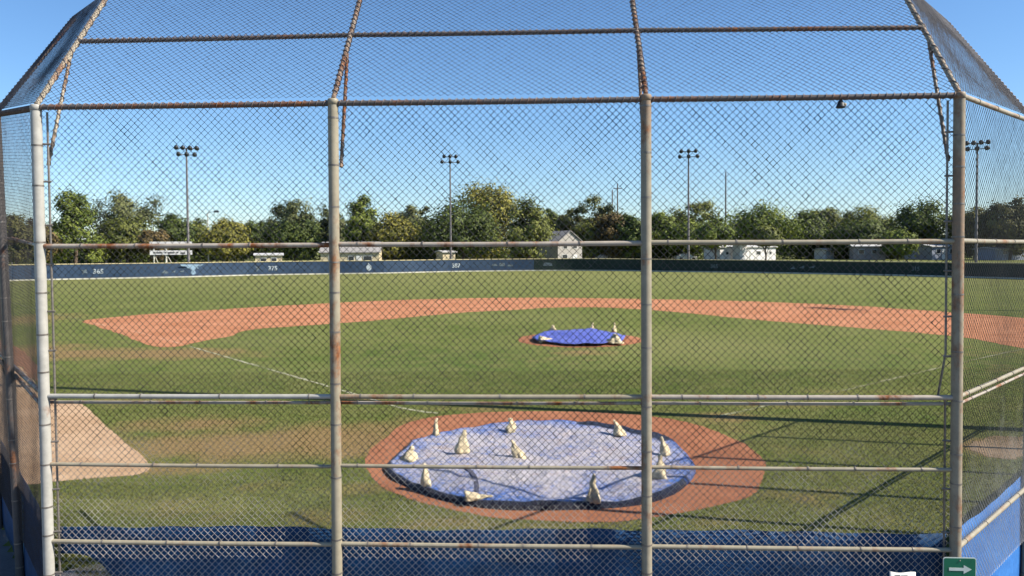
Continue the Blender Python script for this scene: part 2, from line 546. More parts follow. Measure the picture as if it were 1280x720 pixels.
for b in [(300, 556, 3.4, 1.3, 1.0), (400, 548, 2.0, 1.5, 1.0), (240, 530, 2.2, 1.0, .8), (440, 560, 1.0, 1.0, .9), (230, 585, 1.6, .5, .8), (180, 500, 2.0, 1.0, .55), (470, 535, 1.0, 1.2, .7), (520, 527, 1.0, 1.0, .6),
          (110, 442, 3.2, 2.0, .9), (215, 442, 3.4, 1.8, 1.0), (290, 445, 2.5, 1.0, .45), (450, 500, 1.6, 1.4, .45), (900, 522, 1.2, .9, .75), (980, 506, 2.2, .8, .55), (1060, 490, 2.5, .7, .4),
          (600, 510, 1.6, .5, .6), (725, 441, 1.6, 1.0, .7), (700, 450, 4, 1.5, .35), (1000, 565, 1.2, .7, .45), (1250, 560, .8, .7, 1.3), (640, 656, 3.0, .25, .5), (460, 610, .8, .6, .6), (350, 610, 3, .5, .4),
          (220, 640, 1.6, .7, .45), (420, 645, 1.5, .6, .5), (560, 655, 1.5, .4, .55), (900, 650, 1.4, .4, .45), (1010, 620, 1.2, .7, .5), (1120, 650, 1.0, .4, .4), (930, 540, 1.2, .8, .5), (700, 500, 3.0, .4, .4), (20, 400, 4, 6, .7), (30, 440, 2.5, 3, .9), (1225, 460, 2, 2, .4), (1100, 590, 1.5, .8, .35), (1240, 440, 6, 3, .35)]:
    blob(0, *b)
for b in [(300, 630, 3, .8, .6), (700, 660, 3, .5, .6), (1050, 640, 2.5, .8, .6), (1000, 540, 2.5, 1.5, .6), (420, 470, 3, 2, .4), (860, 432, 5, 5, .85), (960, 440, 4, 3, .5), (660, 396, 5, 3, .4), (350, 425, 3.5, 3, .45), (1100, 560, 2.0, 1.2, .45), (1000, 600, 2, 1, .45), (1120, 410, 6, 4, .4), (560, 650, 3, .5, .35)]:
    blob(1, *b)
wear[..., 1] = np.maximum(wear[..., 1], .75 * np.clip((GY - 50) / 50, 0, 1))
wear[..., 1] = np.where(terr(GX, GY) > .1, .5, wear[..., 1])
for b in [(560, 455, 5, 4.5, .8), (330, 390, 6, 3, .5), (1050, 450, 4, 3, .7), (650, 470, 5, 3, .6), (1120, 520, 2, 1.2, .9), (350, 475, 3, 3, .5), (130, 470, 2, 2, .4), (760, 490, 4, 1.5, .6), (110, 640, 1.2, .5, .4), (900, 470, 5, 2, .6)]:
    blob(2, *b)
ny, nx = GX.shape
idx = np.arange(nx * ny).reshape(ny, nx)
quads = np.stack([idx[:-1, :-1], idx[:-1, 1:], idx[1:, 1:], idx[1:, :-1]], -1).reshape(-1, 4)
gnd = np_mesh('ground', np.stack([GX, GY, GZ], -1).reshape(-1, 3), quads, MT['grass'], smooth=True)
gnd['kind'] = 'structure'
ca = gnd.data.attributes.new('wear', 'FLOAT_COLOR', 'POINT')
ca.data.foreach_set('color', wear.reshape(-1))

sheet('gravel_apron', [Vector((-10.28, 14.80, 0)), Vector((-4.72, 7.93, 0)), Vector((4.29, 7.58, 0)), Vector((14.29, 17.2, 0)), Vector((30, 16, 0)), Vector((30, -20, 0)), Vector((-30, -20, 0)), Vector((-30, 16, 0))], -.592, MT['gravel'], 0, 1, False)
sheet('gravel_strip', [Vector((-4.9, 7.95, 0)), Vector((-3.3, 7.9, 0)), Vector((-3.4, 8.7, 0)), Vector((-4.3, 9.0, 0)), Vector((-5.2, 8.6, 0))], .006, MT['gravel'], .03, .1)
sheet('infield_dirt', infield_pts, .004, MT['dirt'], .07, .3)
sheet('home_plate_dirt', home_pts, .004, MT['dirt_home'], .03, .12)
sheet('dirt_path', patch_pts, .004, MT['dirt_pale'], .022, .15)
red_px = [(52, 484), (30, 462), (-5, 446), (-60, 450), (-40, 425), (0, 425), (30, 440), (52, 465)]
sheet('bare_dirt', [ground(*p) for p in ((1206, 556), (1228, 549), (1262, 546), (1300, 548), (1310, 566), (1272, 574), (1240, 571), (1218, 564))], .004, MT['dirt_dull'], .09, .1)
sheet('reddish_dirt_strip', [ground(*p) for p in red_px], .009, MT['dirt_red'], .05, .15)

def line_strip(name, pxs, w, z, mat='chalk'):
    P = catmull([ground(*p) for p in pxs], False, .3)
    L, Rr = [], []
    for i, p in enumerate(P):
        t = (P[min(i + 1, len(P) - 1)] - P[max(0, i - 1)]).normalized()
        nrm = Vector((-t.y, t.x, 0))
        L.append(p + nrm * (w / 2 + random.uniform(-.025, .025)))
        Rr.append(p - nrm * (w / 2 + random.uniform(-.025, .025)))
    mb = MB()
    vs_ = [Vector((q.x, q.y, z)) for q in L] + [Vector((q.x, q.y, z)) for q in Rr]
    n = len(P)
    mb.add(vs_, [(n + i, n + i + 1, i + 1, i) for i in range(n - 1)])
    o = mb.build(name, MT[mat])
    o['kind'] = 'structure'
line_strip('foul_line', [(548, 517), (510, 512), (470, 501), (400, 480), (320, 457), (237, 433)], .10, .008)
line_strip('foul_line', [(230, 431), (170, 415), (112, 403)], .09, .009, 'chalk_dirt')
line_strip('foul_line', [(104, 401), (60, 390), (10, 377)], .12, .008, 'chalk_faint')
line_strip('foul_line', [(890, 523), (960, 507), (1060, 487), (1190, 456), (1275, 437), (1350, 420)], .11, .008, 'chalk_faint')

# mound
def mound_h(r): return .24 * max(0.0, min(1.0, (MOUND_R - r) / 1.9)) ** 1.2
mb = MB()
prof = [MOUND_R * (1 - k / 14) for k in range(15)]
nseg = 64
vs_ = []
for j, r in enumerate(prof):
    for k in range(nseg):
        a = 2 * PI * k / nseg
        rr = r * (1 + .02 * math.sin(3 * a + 1) + (random.uniform(-.012, .012) if j < 2 else 0))
        vs_.append((MOUND.x + rr * math.cos(a), MOUND.y + rr * math.sin(a), mound_h(r) + .005))
fs_ = [(j * nseg + k, j * nseg + (k + 1) % nseg, (j + 1) * nseg + (k + 1) % nseg, (j + 1) * nseg + k) for j in range(14) for k in range(nseg)]
mb.add(vs_, fs_, 0, True)
mb.build('pitcher_mound', MT['dirt_home'])['kind'] = 'structure'

# near grass blades, clipped to the turf
def grass_blades():
    N = 420000
    Y = 8.0 + 15 * RNG.random(N) ** 1.5
    X = (RNG.random(N) * 2 - 1) * (Y * .72 + .6)
    k = ~inside(catmull(home_pts, True, .15), X, Y) & ~inside(catmull(patch_pts, True, .15), X, Y)
    ix = np.clip(np.searchsorted(xs, X), 0, nx - 1); iy = np.clip(np.searchsorted(ys, Y), 0, ny - 1)
    w = wear[iy, ix]
    k &= (RNG.random(N) > w[:, 0] * .95) & (outside(X, Y) < -.36)
    a_, b_ = ground(510, 512), ground(235, 432.5)
    for (a_, b_) in ((ground(578, 523), ground(235, 432.5)), (ground(870, 527), ground(1190, 456))):
        t = (b_ - a_).normalized()
        dist = np.abs((X - a_.x) * t.y - (Y - a_.y) * t.x)
        along = (X - a_.x) * t.x + (Y - a_.y) * t.y
        k &= ~((dist < .05) & (along > 0) & (RNG.random(N) < .7))
    X, Y, w = X[k], Y[k], w[k]
    n = len(X)
    h = (.014 + .026 * RNG.random(n)) * (1 - .3 * w[:, 0])
    wd = .004 + .004 * RNG.random(n)
    an = RNG.random(n) * 2 * PI
    ln = RNG.normal(0, .6, (n, 2)) * h[:, None]
    base = np.stack([X, Y, np.zeros(n)], 1)
    sd_ = np.stack([np.cos(an) * wd, np.sin(an) * wd, np.zeros(n)], 1)
    tip = base + np.stack([ln[:, 0], ln[:, 1], h], 1)
    V = np.stack([base - sd_, base + sd_, tip], 1).reshape(-1, 3)
    Fc = np.arange(3 * n).reshape(-1, 3)
    tint = np.clip(RNG.normal(.45, .28, n) + .25 * w[:, 1] - .25 * w[:, 2], 0, 1)
    o = np_mesh('grass', V, Fc, leaf_mat('grass_blade', (.055, .08, .014), (.21, .195, .075), .3), attr=('tint', tint))
    tag(o, 'short mown grass between the backstop and the infield', None, None, 'stuff')
grass_blades()

# ------------------------------------------------------------------ backstop
YAW = math.radians(2.2)
PX = Vector((math.cos(YAW), -math.sin(YAW), 0))       # along the centre panel
PN = Vector((math.sin(YAW), math.cos(YAW), 0))        # towards the field
post_base = [Vector((-4.79, 7.783, 0)), Vector((-1.795, 7.668, 0)), Vector((1.332, 7.549, 0)), Vector((4.35, 7.433, 0))]
post_top = [Vector((-4.81, 7.783, 5.14)), Vector((-1.775, 7.668, 5.16)), Vector((1.325, 7.549, 5.16)), Vector((4.335, 7.433, 5.14))]
azL, azR = math.radians(-39), math.radians(46)
WL = Vector((math.sin(azL), math.cos(azL), 0)); WR = Vector((math.sin(azR), math.cos(azR), 0))
left_s = [2.45, 5.0]
right_s = [2.8, 4.6, 6.5, 8.6, 10.7]
LP = [post_base[0] + WL * s for s in left_s]
RP = [post_base[3] + WR * s for s in right_s]
TOPZ = 5.145
back = thing('backstop', 'tall chain link backstop of pale pipes with rust, angled side wings and an overhanging top', 'backstop', (0, 7.6, 0))
def bs(mb, name, mats, parent=None, label=None):
    """link a part given in world coordinates under the backstop (or under one of its parts)"""
    off = Vector((0, 7.6, 0))
    mb.v = [(p[0], p[1] - off.y, p[2]) for p in mb.v]
    o = mb.build(name, mats, parent or back)
    if label: o['label'] = label
    return o

def rings_on(mb, a, b, r, spacing, mi, ph=.3, w=.008, th=.0035):
    L = (b - a).length
    t = (b - a) / L
    s = ph
    while s < L - .1:
        mb.tube([a + t * (s - w), a + t * (s + w)], r + th, 14, mi)
        s += spacing * random.uniform(.6, 1.4)

def post(a, b, r, mat, name='post', label=None, rings=.46):
    mb = MB()
    if a.z > -.1: a = a + (a - b).normalized() * .6
    mb.tube([a, b], r, 24)
    mb.lathe([(r * 1.05, -.05), (r * 1.06, 0), (r * .9, .012), (.001, .016)], 20, 0, Matrix.Translation(b))
    if rings: rings_on(mb, a, b, r, rings, 1, random.uniform(.2, .5))
    return bs(mb, name, [MT[mat], MT['tie']], None, label)
mats_p = ['pipe_white', 'pipe', 'pipe_rusttop', 'pipe_rust']
plabs = ['whitest post, at the left corner', None, 'post with a rusty top', 'right corner post with a long brown rust stretch']
for a, b, m_, l_ in zip(post_base, post_top, mats_p, plabs):
    post(a, b, .052, m_, 'post', l_)
def wtop(p):
    """top of a wing post: the wings rise a little away from the corner, and lean out on the left"""
    for q, z, dx in zip(LP, (5.42, 5.55), (-.16, -.1)):
        if (q - p).length < .01: return Vector((p.x + dx, p.y, z))
    for q in RP:
        if (q - p).length < .01: return Vector((p.x, p.y, 5.2))
    return Vector((p.x, p.y, TOPZ))
for p in LP: post(p - Vector((0, 0, .6)), wtop(p), .05, 'dark_pipe')
for p in RP: post(p - Vector((0, 0, .6)), wtop(p), .05, 'pipe')

def rail(a, b, r, mat, lab=None, lace=False, ties=.66):
    mb = MB()
    L = (b - a).length
    sag = random.uniform(.002, .006)
    pts = [a.lerp(b, i / 8) + Vector((0, 0, -4 * sag * (i / 8) * (1 - i / 8))) for i in range(9)]
    mb.tube(pts, r, 16)
    if ties and not lace: rings_on(mb, a, b, r, ties, 1, random.uniform(.2, .6), .006, .004)
    o = bs(mb, 'rail', [MT[mat], MT['tie']], None, lab)
    if lace: lacing(a, b, r + .006, o)
    return o
def lacing(a, b, r, parent, pitch=.072):
    t = (b - a).normalized()
    x = t.cross(Vector((0, 0, 1)) if abs(t.z) < .9 else Vector((1, 0, 0))).normalized()
    y = x.cross(t)
    L = (b - a).length
    n = int(L / pitch * 9)
    pts = []
    for i in range(n + 1):
        s = L * i / n
        an = 2 * PI * s / pitch
        pts.append(a + t * s + (x * math.cos(an) + y * math.sin(an)) * r)
    mb = MB(); mb.tube(pts, .005, 5)
    return bs(mb, 'lacing_wire', MT['lacing'], parent)

def ptz(i, z, back_=0.0):
    a, b = post_base[i], post_top[i]
    p = a.lerp(b, z / b.z)
    return p + PN * back_
bays = [(0, 1), (1, 2), (2, 3)]
for i, j in bays:
    rail(ptz(i, TOPZ - .02), ptz(j, TOPZ - .02), .027, 'dark_pipe', lace=True)
    rail(ptz(i, 3.72), ptz(j, 3.715), .0245, ['rail_rust', 'rail_rust', 'pipe'][i], 'rail with a rusty underside')
    rail(ptz(i, 2.187, .0), ptz(j, 2.187, .0), .0245, ['pipe_white', 'pipe', 'rail_rust'][i])
    rail(ptz(i, 2.115, .05), ptz(j, 2.115, .05), .017, 'rail_rust')
    rail(ptz(i, 1.485), ptz(j, 1.475), .019, 'pipe')
    rail(ptz(i, .685), ptz(j, .678), .0225, 'pipe')
def V_(p, z): return Vector((p.x, p.y, z))
# wing rails
chainL = [post_base[0]] + LP
chainR = [post_base[3]] + RP
for k in range(len(chainR) - 1):
    a, b = chainR[k], chainR[k + 1]
    rail(wtop(a) - Vector((0, 0, .02)), wtop(b) - Vector((0, 0, .02)), .025, 'beam_pale')
    if k == 0: rail(V_(a, 3.72), V_(b, 3.72), .024, 'pipe')
    rail(V_(a, 2.19), V_(b, 2.19), .022, 'pipe')
    rail(V_(a, 2.12), V_(b, 2.12), .015, 'rail_rust')
    rail(V_(a, .685), V_(b, .685), .026, 'pipe')
for k in range(len(chainL) - 1):
    a, b = chainL[k], chainL[k + 1]
    rail(wtop(a) - Vector((0, 0, .02)), wtop(b) - Vector((0, 0, .02)), .026, 'dark_pipe', lace=(k == 0))
    rail(V_(a, 3.72 if k == 0 else 3.84), V_(b, 3.84), .02, 'beam')
    rail(V_(a, 2.19), V_(b, 2.19), .026, 'dark_pipe')
    rail(V_(a, 2.05), V_(b, 2.10), .02, 'dark_pipe')
# second thin upright beside the first left wing post
mb = MB(); q = LP[0] + WL * .14
mb.tube([V_(q, 0), V_(q, 2.1)], .02, 10)
rings_on(mb, V_(q, 0), V_(q, 2.1), .02, .4, 0, .2)
bs(mb, 'tension_bar', MT['dark_pipe'])
# tension bars next to the corner posts
for c, s in ((0, 1), (3, -1)):
    mb = MB()
    d = PX * (.095 * s) + PN * .03
    a = ptz(c, .1) + d; b = ptz(c, 5.08) + d
    if c == 3:
        pts = [a, ptz(c, 2.15) + d, ptz(c, 2.2) + d - PX * .07, ptz(c, 2.62) + d, b]
    else:
        pts = [a, b]
    mb.tube(pts, .011, 8)
    z = .35
    while z < 5:
        p = ptz(c, z)
        mb.tube([p - PX * (.03 * s), p + d + PX * (.025 * s)], .011, 6)
        z += random.uniform(.38, .5)
    bs(mb, 'tension_bar', MT['tie'])

# overhang
EL = math.radians(49)
OD = PN * math.cos(EL) + Vector((0, 0, math.sin(EL)))
def odir(az): return Vector((math.sin(az) * math.cos(EL), math.cos(az) * math.cos(EL), math.sin(EL)))
OL = 2.1
beam_mats = ['beam_pale', 'beam', 'beam', 'beam_pale']
obase = [p.copy() for p in post_top]
for i, p in enumerate(post_top):
    mb = MB(); mb.tube([p + OD * .02, p + OD * OL], .026 if i in (0, 3) else .024, 14)
    o = bs(mb, 'overhang_beam', MT[beam_mats[i]], None, 'rusty overhang beam' if i in (1, 2) else 'pale overhang beam at a corner')
    lacing(p + OD * .1, p + OD * OL, .031, o, .085 if i in (1, 2) else .2)
    # knee brace from the post up to the beam
    lo = ptz(i, [4.55, 4.5, 4.75, 4.5][i], .06) + PX * ([.07, .06, -.02, -.07][i])
    hi = p + OD * [.86, .78, .8, .85][i] + PX * [.02, .02, -.01, -.02][i]
    mb = MB(); mb.tube([lo, hi], .017, 10)
    o = bs(mb, 'brace', MT['beam' if i else 'beam_pale'])
    lacing(lo, hi, .021, o, .11)
for s in (1.12,):
    for i, j in bays:
        rail(post_top[i] + OD * s, post_top[j] + OD * s, .024, 'dark_pipe', lace=True)
odL, odR = odir(math.radians(10)), odir(math.radians(-13))
for p in LP[:1]:
    q = wtop(p)
    mb = MB(); mb.tube([q, q + odL * OL], .028, 12)
    o = bs(mb, 'overhang_beam', MT['beam']); lacing(q, q + odL * OL, .034, o, .07)
for k, p in enumerate(RP[:1]):
    q = wtop(p)
    mb = MB(); mb.tube([q, q + odR * OL], .028, 12)
    o = bs(mb, 'overhang_beam', MT['dark_pipe'])
    if k == 0: lacing(q, q + odR * OL, .034, o, .07)

# chain link fabric: every wire a real zigzag hooked into its neighbour
CELL = .0359
def fabric(P00, P10, P01, P11, r=.0023, nrm=None, wob=.012, label=None, mat='wire'):
    P00, P10, P01, P11 = (np.array(p) for p in (P00, P10, P01, P11))
    L = .5 * (np.linalg.norm(P10 - P00) + np.linalg.norm(P11 - P01)); Hh = .5 * (np.linalg.norm(P01 - P00) + np.linalg.norm(P11 - P10))
    nxw = int(round(L / CELL)); nz = int(round(Hh / CELL))
    ex = (P10 - P00) / np.linalg.norm(P10 - P00)
    n = np.cross(ex, P01 - P00); n /= np.linalg.norm(n)
    k = np.arange(nxw)[:, None]; j = np.arange(nz + 1)[None, :]
    side = (j + k) & 1
    s = (k + side) / nxw; t = (j + 0 * k) / nz
    ph = RNG.random(4) * 6
    env = np.sin(PI * np.clip(s, 0, 1)) * np.sin(PI * t)
    ds = (.006 * np.sin(5 * t * Hh + ph[0]) + .004 * np.sin(3.1 * s * L + ph[1])) / L * env
    dn = wob * env * (np.sin(2.7 * s * L + ph[2]) + np.sin(3.9 * t * Hh + ph[3]))
    s = s + ds; t2 = t + .004 * env * np.sin(4.4 * s * L + ph[1]) / Hh
    s_, t_ = s[..., None], t2[..., None]
    P = P00 * (1 - s_) * (1 - t_) + P10 * s_ * (1 - t_) + P01 * (1 - s_) * t_ + P11 * s_ * t_
    P = P + n * (dn + np.where(side == 0, .9, -.9) * r)[..., None]
    sg = .17 if mat == 'wire' and r > .002 else .06
    da = np.exp(RNG.normal(0, sg, nxw + nz + 2)); db = np.exp(RNG.normal(0, sg, nxw + nz + 2))      # uneven rust and wear along the two diagonals
    rw = (r * np.exp(RNG.normal(0, sg * .5, (nxw, 1))) * da[k + j] * db[k - j + nz] * np.exp(RNG.normal(0, .12, (nxw, nz + 1))))[..., None]
    P = P + ex * RNG.normal(0, .0011, P.shape[:2])[..., None]
    ring = np.stack([P + n * rw, P + ex * (rw * 1.35), P - n * rw, P - ex * (rw * 1.35)], 2)     # wires, rows, 4, 3
    V = ring.reshape(-1, 3).copy()
    V[:, 1] -= 7.6
    base = (np.arange(nxw)[:, None] * (nz + 1) + np.arange(nz)[None, :]) * 4
    fs = []
    for q in range(4):
        q2 = (q + 1) & 3
        fs.append(np.stack([base + q, base + q2, base + 4 + q2, base + 4 + q], -1))
    Fc = np.stack(fs, 2).reshape(-1, 4)
    o = np_mesh('chain_link_mesh', V, Fc, MT[mat], back, smooth=True)
    if label: o['label'] = label
    return o
fo = PN * .066
for i, j in bays:
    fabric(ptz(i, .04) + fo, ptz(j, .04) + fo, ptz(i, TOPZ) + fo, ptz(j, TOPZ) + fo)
oN = -PN * math.sin(EL) + Vector((0, 0, math.cos(EL)))
for i, j in bays:
    o_ = oN * .036
    fabric(post_top[i] + o_, post_top[j] + o_, post_top[i] + OD * OL + o_, post_top[j] + OD * OL + o_, mat='wire_over')
WR_ = .0019
fabric(V_(LP[0], .04), V_(post_base[0], .04), wtop(LP[0]), V_(post_base[0], TOPZ), WR_, mat='wire_old')
fabric(V_(LP[1], .04), V_(LP[0], .04), wtop(LP[1]), wtop(LP[0]), WR_, mat='wire_old')
fabric(wtop(LP[0]) + oN * .036, post_top[0] + oN * .036, wtop(LP[0]) + odL * OL + oN * .036, post_top[0] + OD * OL + oN * .036, WR_, mat='wire_over')
for k in range(5):
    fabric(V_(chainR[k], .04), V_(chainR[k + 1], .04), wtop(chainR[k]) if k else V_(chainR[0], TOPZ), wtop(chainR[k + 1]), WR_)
fabric(post_top[3] + oN * .036, wtop(RP[0]) + oN * .036, post_top[3] + OD * OL + oN * .036, wtop(RP[0]) + odR * OL + oN * .036, WR_, mat='wire_over')

# windscreen cloth along the foot
def screen(a, b, off, ztop, zbot, mat, label, hem=None, n=60):
    mb = MB()
    L = (b - a).length
    m = 10
    P = []
    ph = random.random() * 6
    for jj in range(m + 1):
        for ii in range(n + 1):
            s = ii / n
            zt = ztop + .012 * math.sin(s * L * 2.1 + ph) + .006 * math.sin(s * L * 9 + ph) + .022 * (s - .5) * 0
            zb = zbot if hem is None else hem(s * L)
            t = jj / m
            wv = .007 * math.sin(s * L * 6.5 + ph + 2 * t) * (1 - .4 * t) + .006 * math.sin(s * L * 2.7 - 5 * t) + .004 * math.sin(8 * t + s * 3)
            p = a.lerp(b, s) + off * (1 + wv / .1)
            P.append(Vector((p.x, p.y, zb + (zt - zb) * t)))
    fs = []
    for jj in range(m):
        for ii in range(n):
            q = jj * (n + 1) + ii
            fs.append((q, q + 1, q + n + 2, q + n + 1))
    mb.add(P, fs, 0, True)
    o = bs(mb, 'wind_screen', MT[mat], None, label)
    md = o.modifiers.new('thick', 'SOLIDIFY'); md.thickness = .006
    return o
so = PN * .12
def hem1(s):
    return -.55 + 1.06 * math.exp(-(s / .76) ** 4)
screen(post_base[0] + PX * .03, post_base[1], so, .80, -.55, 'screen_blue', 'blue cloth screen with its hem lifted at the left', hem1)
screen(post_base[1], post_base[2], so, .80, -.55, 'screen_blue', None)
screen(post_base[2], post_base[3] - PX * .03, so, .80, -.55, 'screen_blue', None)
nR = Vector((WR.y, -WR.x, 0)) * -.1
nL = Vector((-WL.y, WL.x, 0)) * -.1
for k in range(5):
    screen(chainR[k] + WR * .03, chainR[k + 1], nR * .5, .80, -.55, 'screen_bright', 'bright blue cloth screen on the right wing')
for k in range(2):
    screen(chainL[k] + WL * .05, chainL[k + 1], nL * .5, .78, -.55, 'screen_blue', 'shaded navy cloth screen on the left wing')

# things fixed to the backstop
sp = at(1199.5, 713, 7.22)
sign = thing('direction_sign', 'green sign with a white right arrow in front of the right corner post', 'sign', (sp.x, sp.y, sp.z), -math.radians(4))
def rrect(w, h, r, n=6):
    out = []
    for cx_, cy_, a0 in ((w / 2 - r, h / 2 - r, 0), (-w / 2 + r, h / 2 - r, 90), (-w / 2 + r, -h / 2 + r, 180), (w / 2 - r, -h / 2 + r, 270)):
        for k in range(n + 1):
            a = math.radians(a0 + 90 * k / n)
            out.append((cx_ + r * math.cos(a), cy_ + r * math.sin(a)))
    return out
def plate(mb, poly, y0, y1, mi=0):
    n = len(poly)
    vs_ = [(x, y0, z) for x, z in poly] + [(x, y1, z) for x, z in poly]
    mb.add(vs_, [tuple(range(n)), tuple(range(2 * n - 1, n - 1, -1))] + [(i, i + n, (i + 1) % n + n, (i + 1) % n) for i in range(n)], mi)
mb = MB(); plate(mb, rrect(.308, .25, .022), 0, .004); mb.build('border', MT['sign_white'], sign)
mb = MB(); plate(mb, rrect(.290, .232, .016), -.003, -.0005); mb.build('face', MT['sign_green'], sign)
mb = MB()
arrow = [(-.10, -.014), (.035, -.014), (.035, -.042), (.108, 0), (.035, .042), (.035, .014), (-.10, .014)]
plate(mb, [(x, z + .012) for x, z in arrow], -.006, -.0035); mb.build('arrow', MT['sign_white'], sign)
mb = MB(); mb.lathe([(.007, 0), (.007, .004), (.003, .006)], 10, 0, Matrix.Translation((0, -.003, .095)) @ Matrix.Rotation(PI / 2, 4, 'X')); mb.build('bolt', MT['tie'], sign)
mb = MB(); mb.box((0, .11, .0), (.03, .22, .03)); mb.build('bracket', MT['tie'], sign)

np_ = at(1129, 714, 7.30)
note = thing('notice_board', 'small curled white notice with dark print, low beside the green arrow sign', 'notice', (np_.x, np_.y, np_.z - .12), math.radians(3))
mb = MB()
nn = 12
Pv = []
for jj in range(2):
    for ii in range(nn + 1):
        s = ii / nn
        Pv.append((-.13 + .26 * s, -.02 * math.sin(PI * s) + .01 * jj, .12 - .018 * s - .006 * math.sin(6 * s)) if jj else (-.13 + .26 * s, -.025 * math.sin(PI * s), -.14))
mb.add(Pv, [(i, i + 1, i + nn + 2, i + nn + 1) for i in range(nn)], 0, True)
o = mb.build('sheet', MT['white'], note); o.modifiers.new('thick', 'SOLIDIFY').thickness = .004
mb = MB()
for kk, (x0, x1, z) in enumerate(((-.10, -.045, .088), (-.035, .03, .084), (-.10, .02, .06), (-.10, .06, .03))):
    mb.box(((x0 + x1) / 2, -.026, z), (x1 - x0, .004, .011))
mb.build('print', MT['ink'], note)
mb = MB(); mb.box((0, .07, 0), (.025, .13, .03)); mb.build('bracket', MT['tie'], note)

wp = at(1051, 124, 7.48)
wgt = thing('hanging_weight', 'small dark cone shaped weight hanging under the top rail in the right bay', 'weight', (wp.x, wp.y, 5.085))
mb = MB(); mb.lathe([(.005, .02), (.02, 0), (.03, -.02), (.042, -.05), (.048, -.062), (.04, -.068), (.01, -.07)], 14); mb.build('cone', MT['lamp_dark'], wgt)
mb = MB(); mb.lathe([(.001, -.016), (.012, -.01), (.016, 0), (.012, .01), (.001, .016)], 10, 0, Matrix.Translation((.03, -.025, -.04))); mb.build('patch', plain('tan_patch', (.5, .36, .2)), wgt)

# ------------------------------------------------------------------ tarps and sandbags
def tarp_home():
    px = [(483.6, 582), (491, 573), (512.5, 555), (552, 543), (583, 535), (624, 530), (648, 527.5), (680, 526.7), (716, 528), (756, 531.5), (790, 536.5), (830, 546), (853, 561), (866, 578), (868, 589), (853, 606), (833, 617), (803, 625.5), (752, 631), (680, 633), (624, 632), (577, 626), (534, 615), (507, 603), (488, 593)]
    pts = [ground(u, v, .06) for u, v in px]
    P = catmull(pts, True, .06)
    cx_ = sum(p.x for p in P) / len(P); cy_ = sum(p.y for p in P) / len(P)
    n = len(P)
    rings = [k * .025 for k in range(38)] + [.95, .965, .978, .985, 1.0, 1.004]
    V, E, D = [], [], []
    rr = random.Random(3)
    phs = [rr.random() * 6 for _ in range(8)]
    for j, s in enumerate(rings):
        for k, p in enumerate(P):
            x = cx_ + (p.x - cx_) * s; y = cy_ + (p.y - cy_) * s
            w = .014 * math.sin(2.3 * x + 1.1 * y + phs[0]) + .012 * math.sin(-1.3 * x + 3.7 * y + phs[1]) + .009 * math.sin(5.1 * x + 2.9 * y + phs[2]) + .008 * math.sin(7.7 * y - 4 * x + phs[3])
            nz_ = mnoise.fractal(Vector((x * 2.2, y * 2.2, 3.1)), 1.0, 2.0, 5)
            w += .028 * nz_ + .02 * abs(mnoise.noise(Vector((x * 4.5, y * 4.5, 9))))
            z = .085 + w * min(1, 1.6 * (1 - s) + .5) * 1.1
            a = math.atan2(p.y - cy_, p.x - cx_)
            e = 0.0
            rim = max(0, (s - .87) / .13)
            z += rim * (.02 + .014 * math.sin(9 * a + phs[4]) + .01 * math.sin(23 * a + phs[5]))
            if j >= len(rings) - 2:
                z *= .6
            if j == len(rings) - 1:
                z = .0
            # a folded over flap along the far right shows the darker underside
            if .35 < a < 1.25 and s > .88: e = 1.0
            if s >= .972: e = 1.0 if (a < -.6 or a > 2.8 or .3 < a < 1.3) else .4  # rim shade painted in, full strength on the near side
            V.append((x, y, z)); E.append(e); D.append(max(0, 1 - s ** 6))
    mb = MB()
    fs = [(j * n + k, j * n + (k + 1) % n, (j + 1) * n + (k + 1) % n, (j + 1) * n + k) for j in range(len(rings) - 1) for k in range(n)]
    fs = [f[::-1] for f in fs]
    mb.add(V, [f[::-1] for f in fs], 0, True)
    o = mb.build('tarp', MT['tarp_dusty'])
    a_ = o.data.attributes.new('edge', 'FLOAT', 'POINT')
    a_.data.foreach_set('value', np.array(E, np.float32))
    d_ = o.data.attributes.new('dust', 'FLOAT', 'POINT')
    d_.data.foreach_set('value', np.array(D, np.float32))
    tag(o, 'large round dusty pale blue tarp covering the dirt around home plate', 'tarp')
tarp_home()

def tarp_mound():
    R = 1.83
    c = ground(724, 423.5, .1)
    n, m = 72, 14
    V = []
    rr = random.Random(5)
    for j in range(m + 1):
        s = j / m
        for k in range(n):
            a = 2 * PI * k / n
            r = R * s * (1 + .03 * math.sin(4 * a + 1) + .02 * math.sin(9 * a))
            x, y = c.x + r * math.cos(a), c.y + r * math.sin(a)
            z = mound_h(math.hypot(x - MOUND.x, y - MOUND.y)) + .075 + .012 * math.sin(4 * x + 3 * y) + .014 * math.sin(9 * x - 5 * y) + .022 * mnoise.fractal(Vector((x * 4, y * 4, 2)), 1.0, 2.0, 4) + rr.uniform(-.008, .008)
            if s > .85: z += .03 + .05 * max(0, math.sin(5 * a + 2)) * (s - .85) / .15
            if math.sin(a) > .3 and s > .8: z += .03 * (s - .8) / .2
            V.append((x, y, z))
    mb = MB()
    mb.add(V, [(j * n + k, (j + 1) * n + k, (j + 1) * n + (k + 1) % n, j * n + (k + 1) % n) for j in range(m) for k in range(n)], 0, True)
    o = mb.build('tarp', MT['tarp_blue'])
    o.modifiers.new('thick', 'SOLIDIFY').thickness = .012
    tag(o, 'smaller bright blue tarp covering the pitcher mound', 'tarp')
tarp_mound()

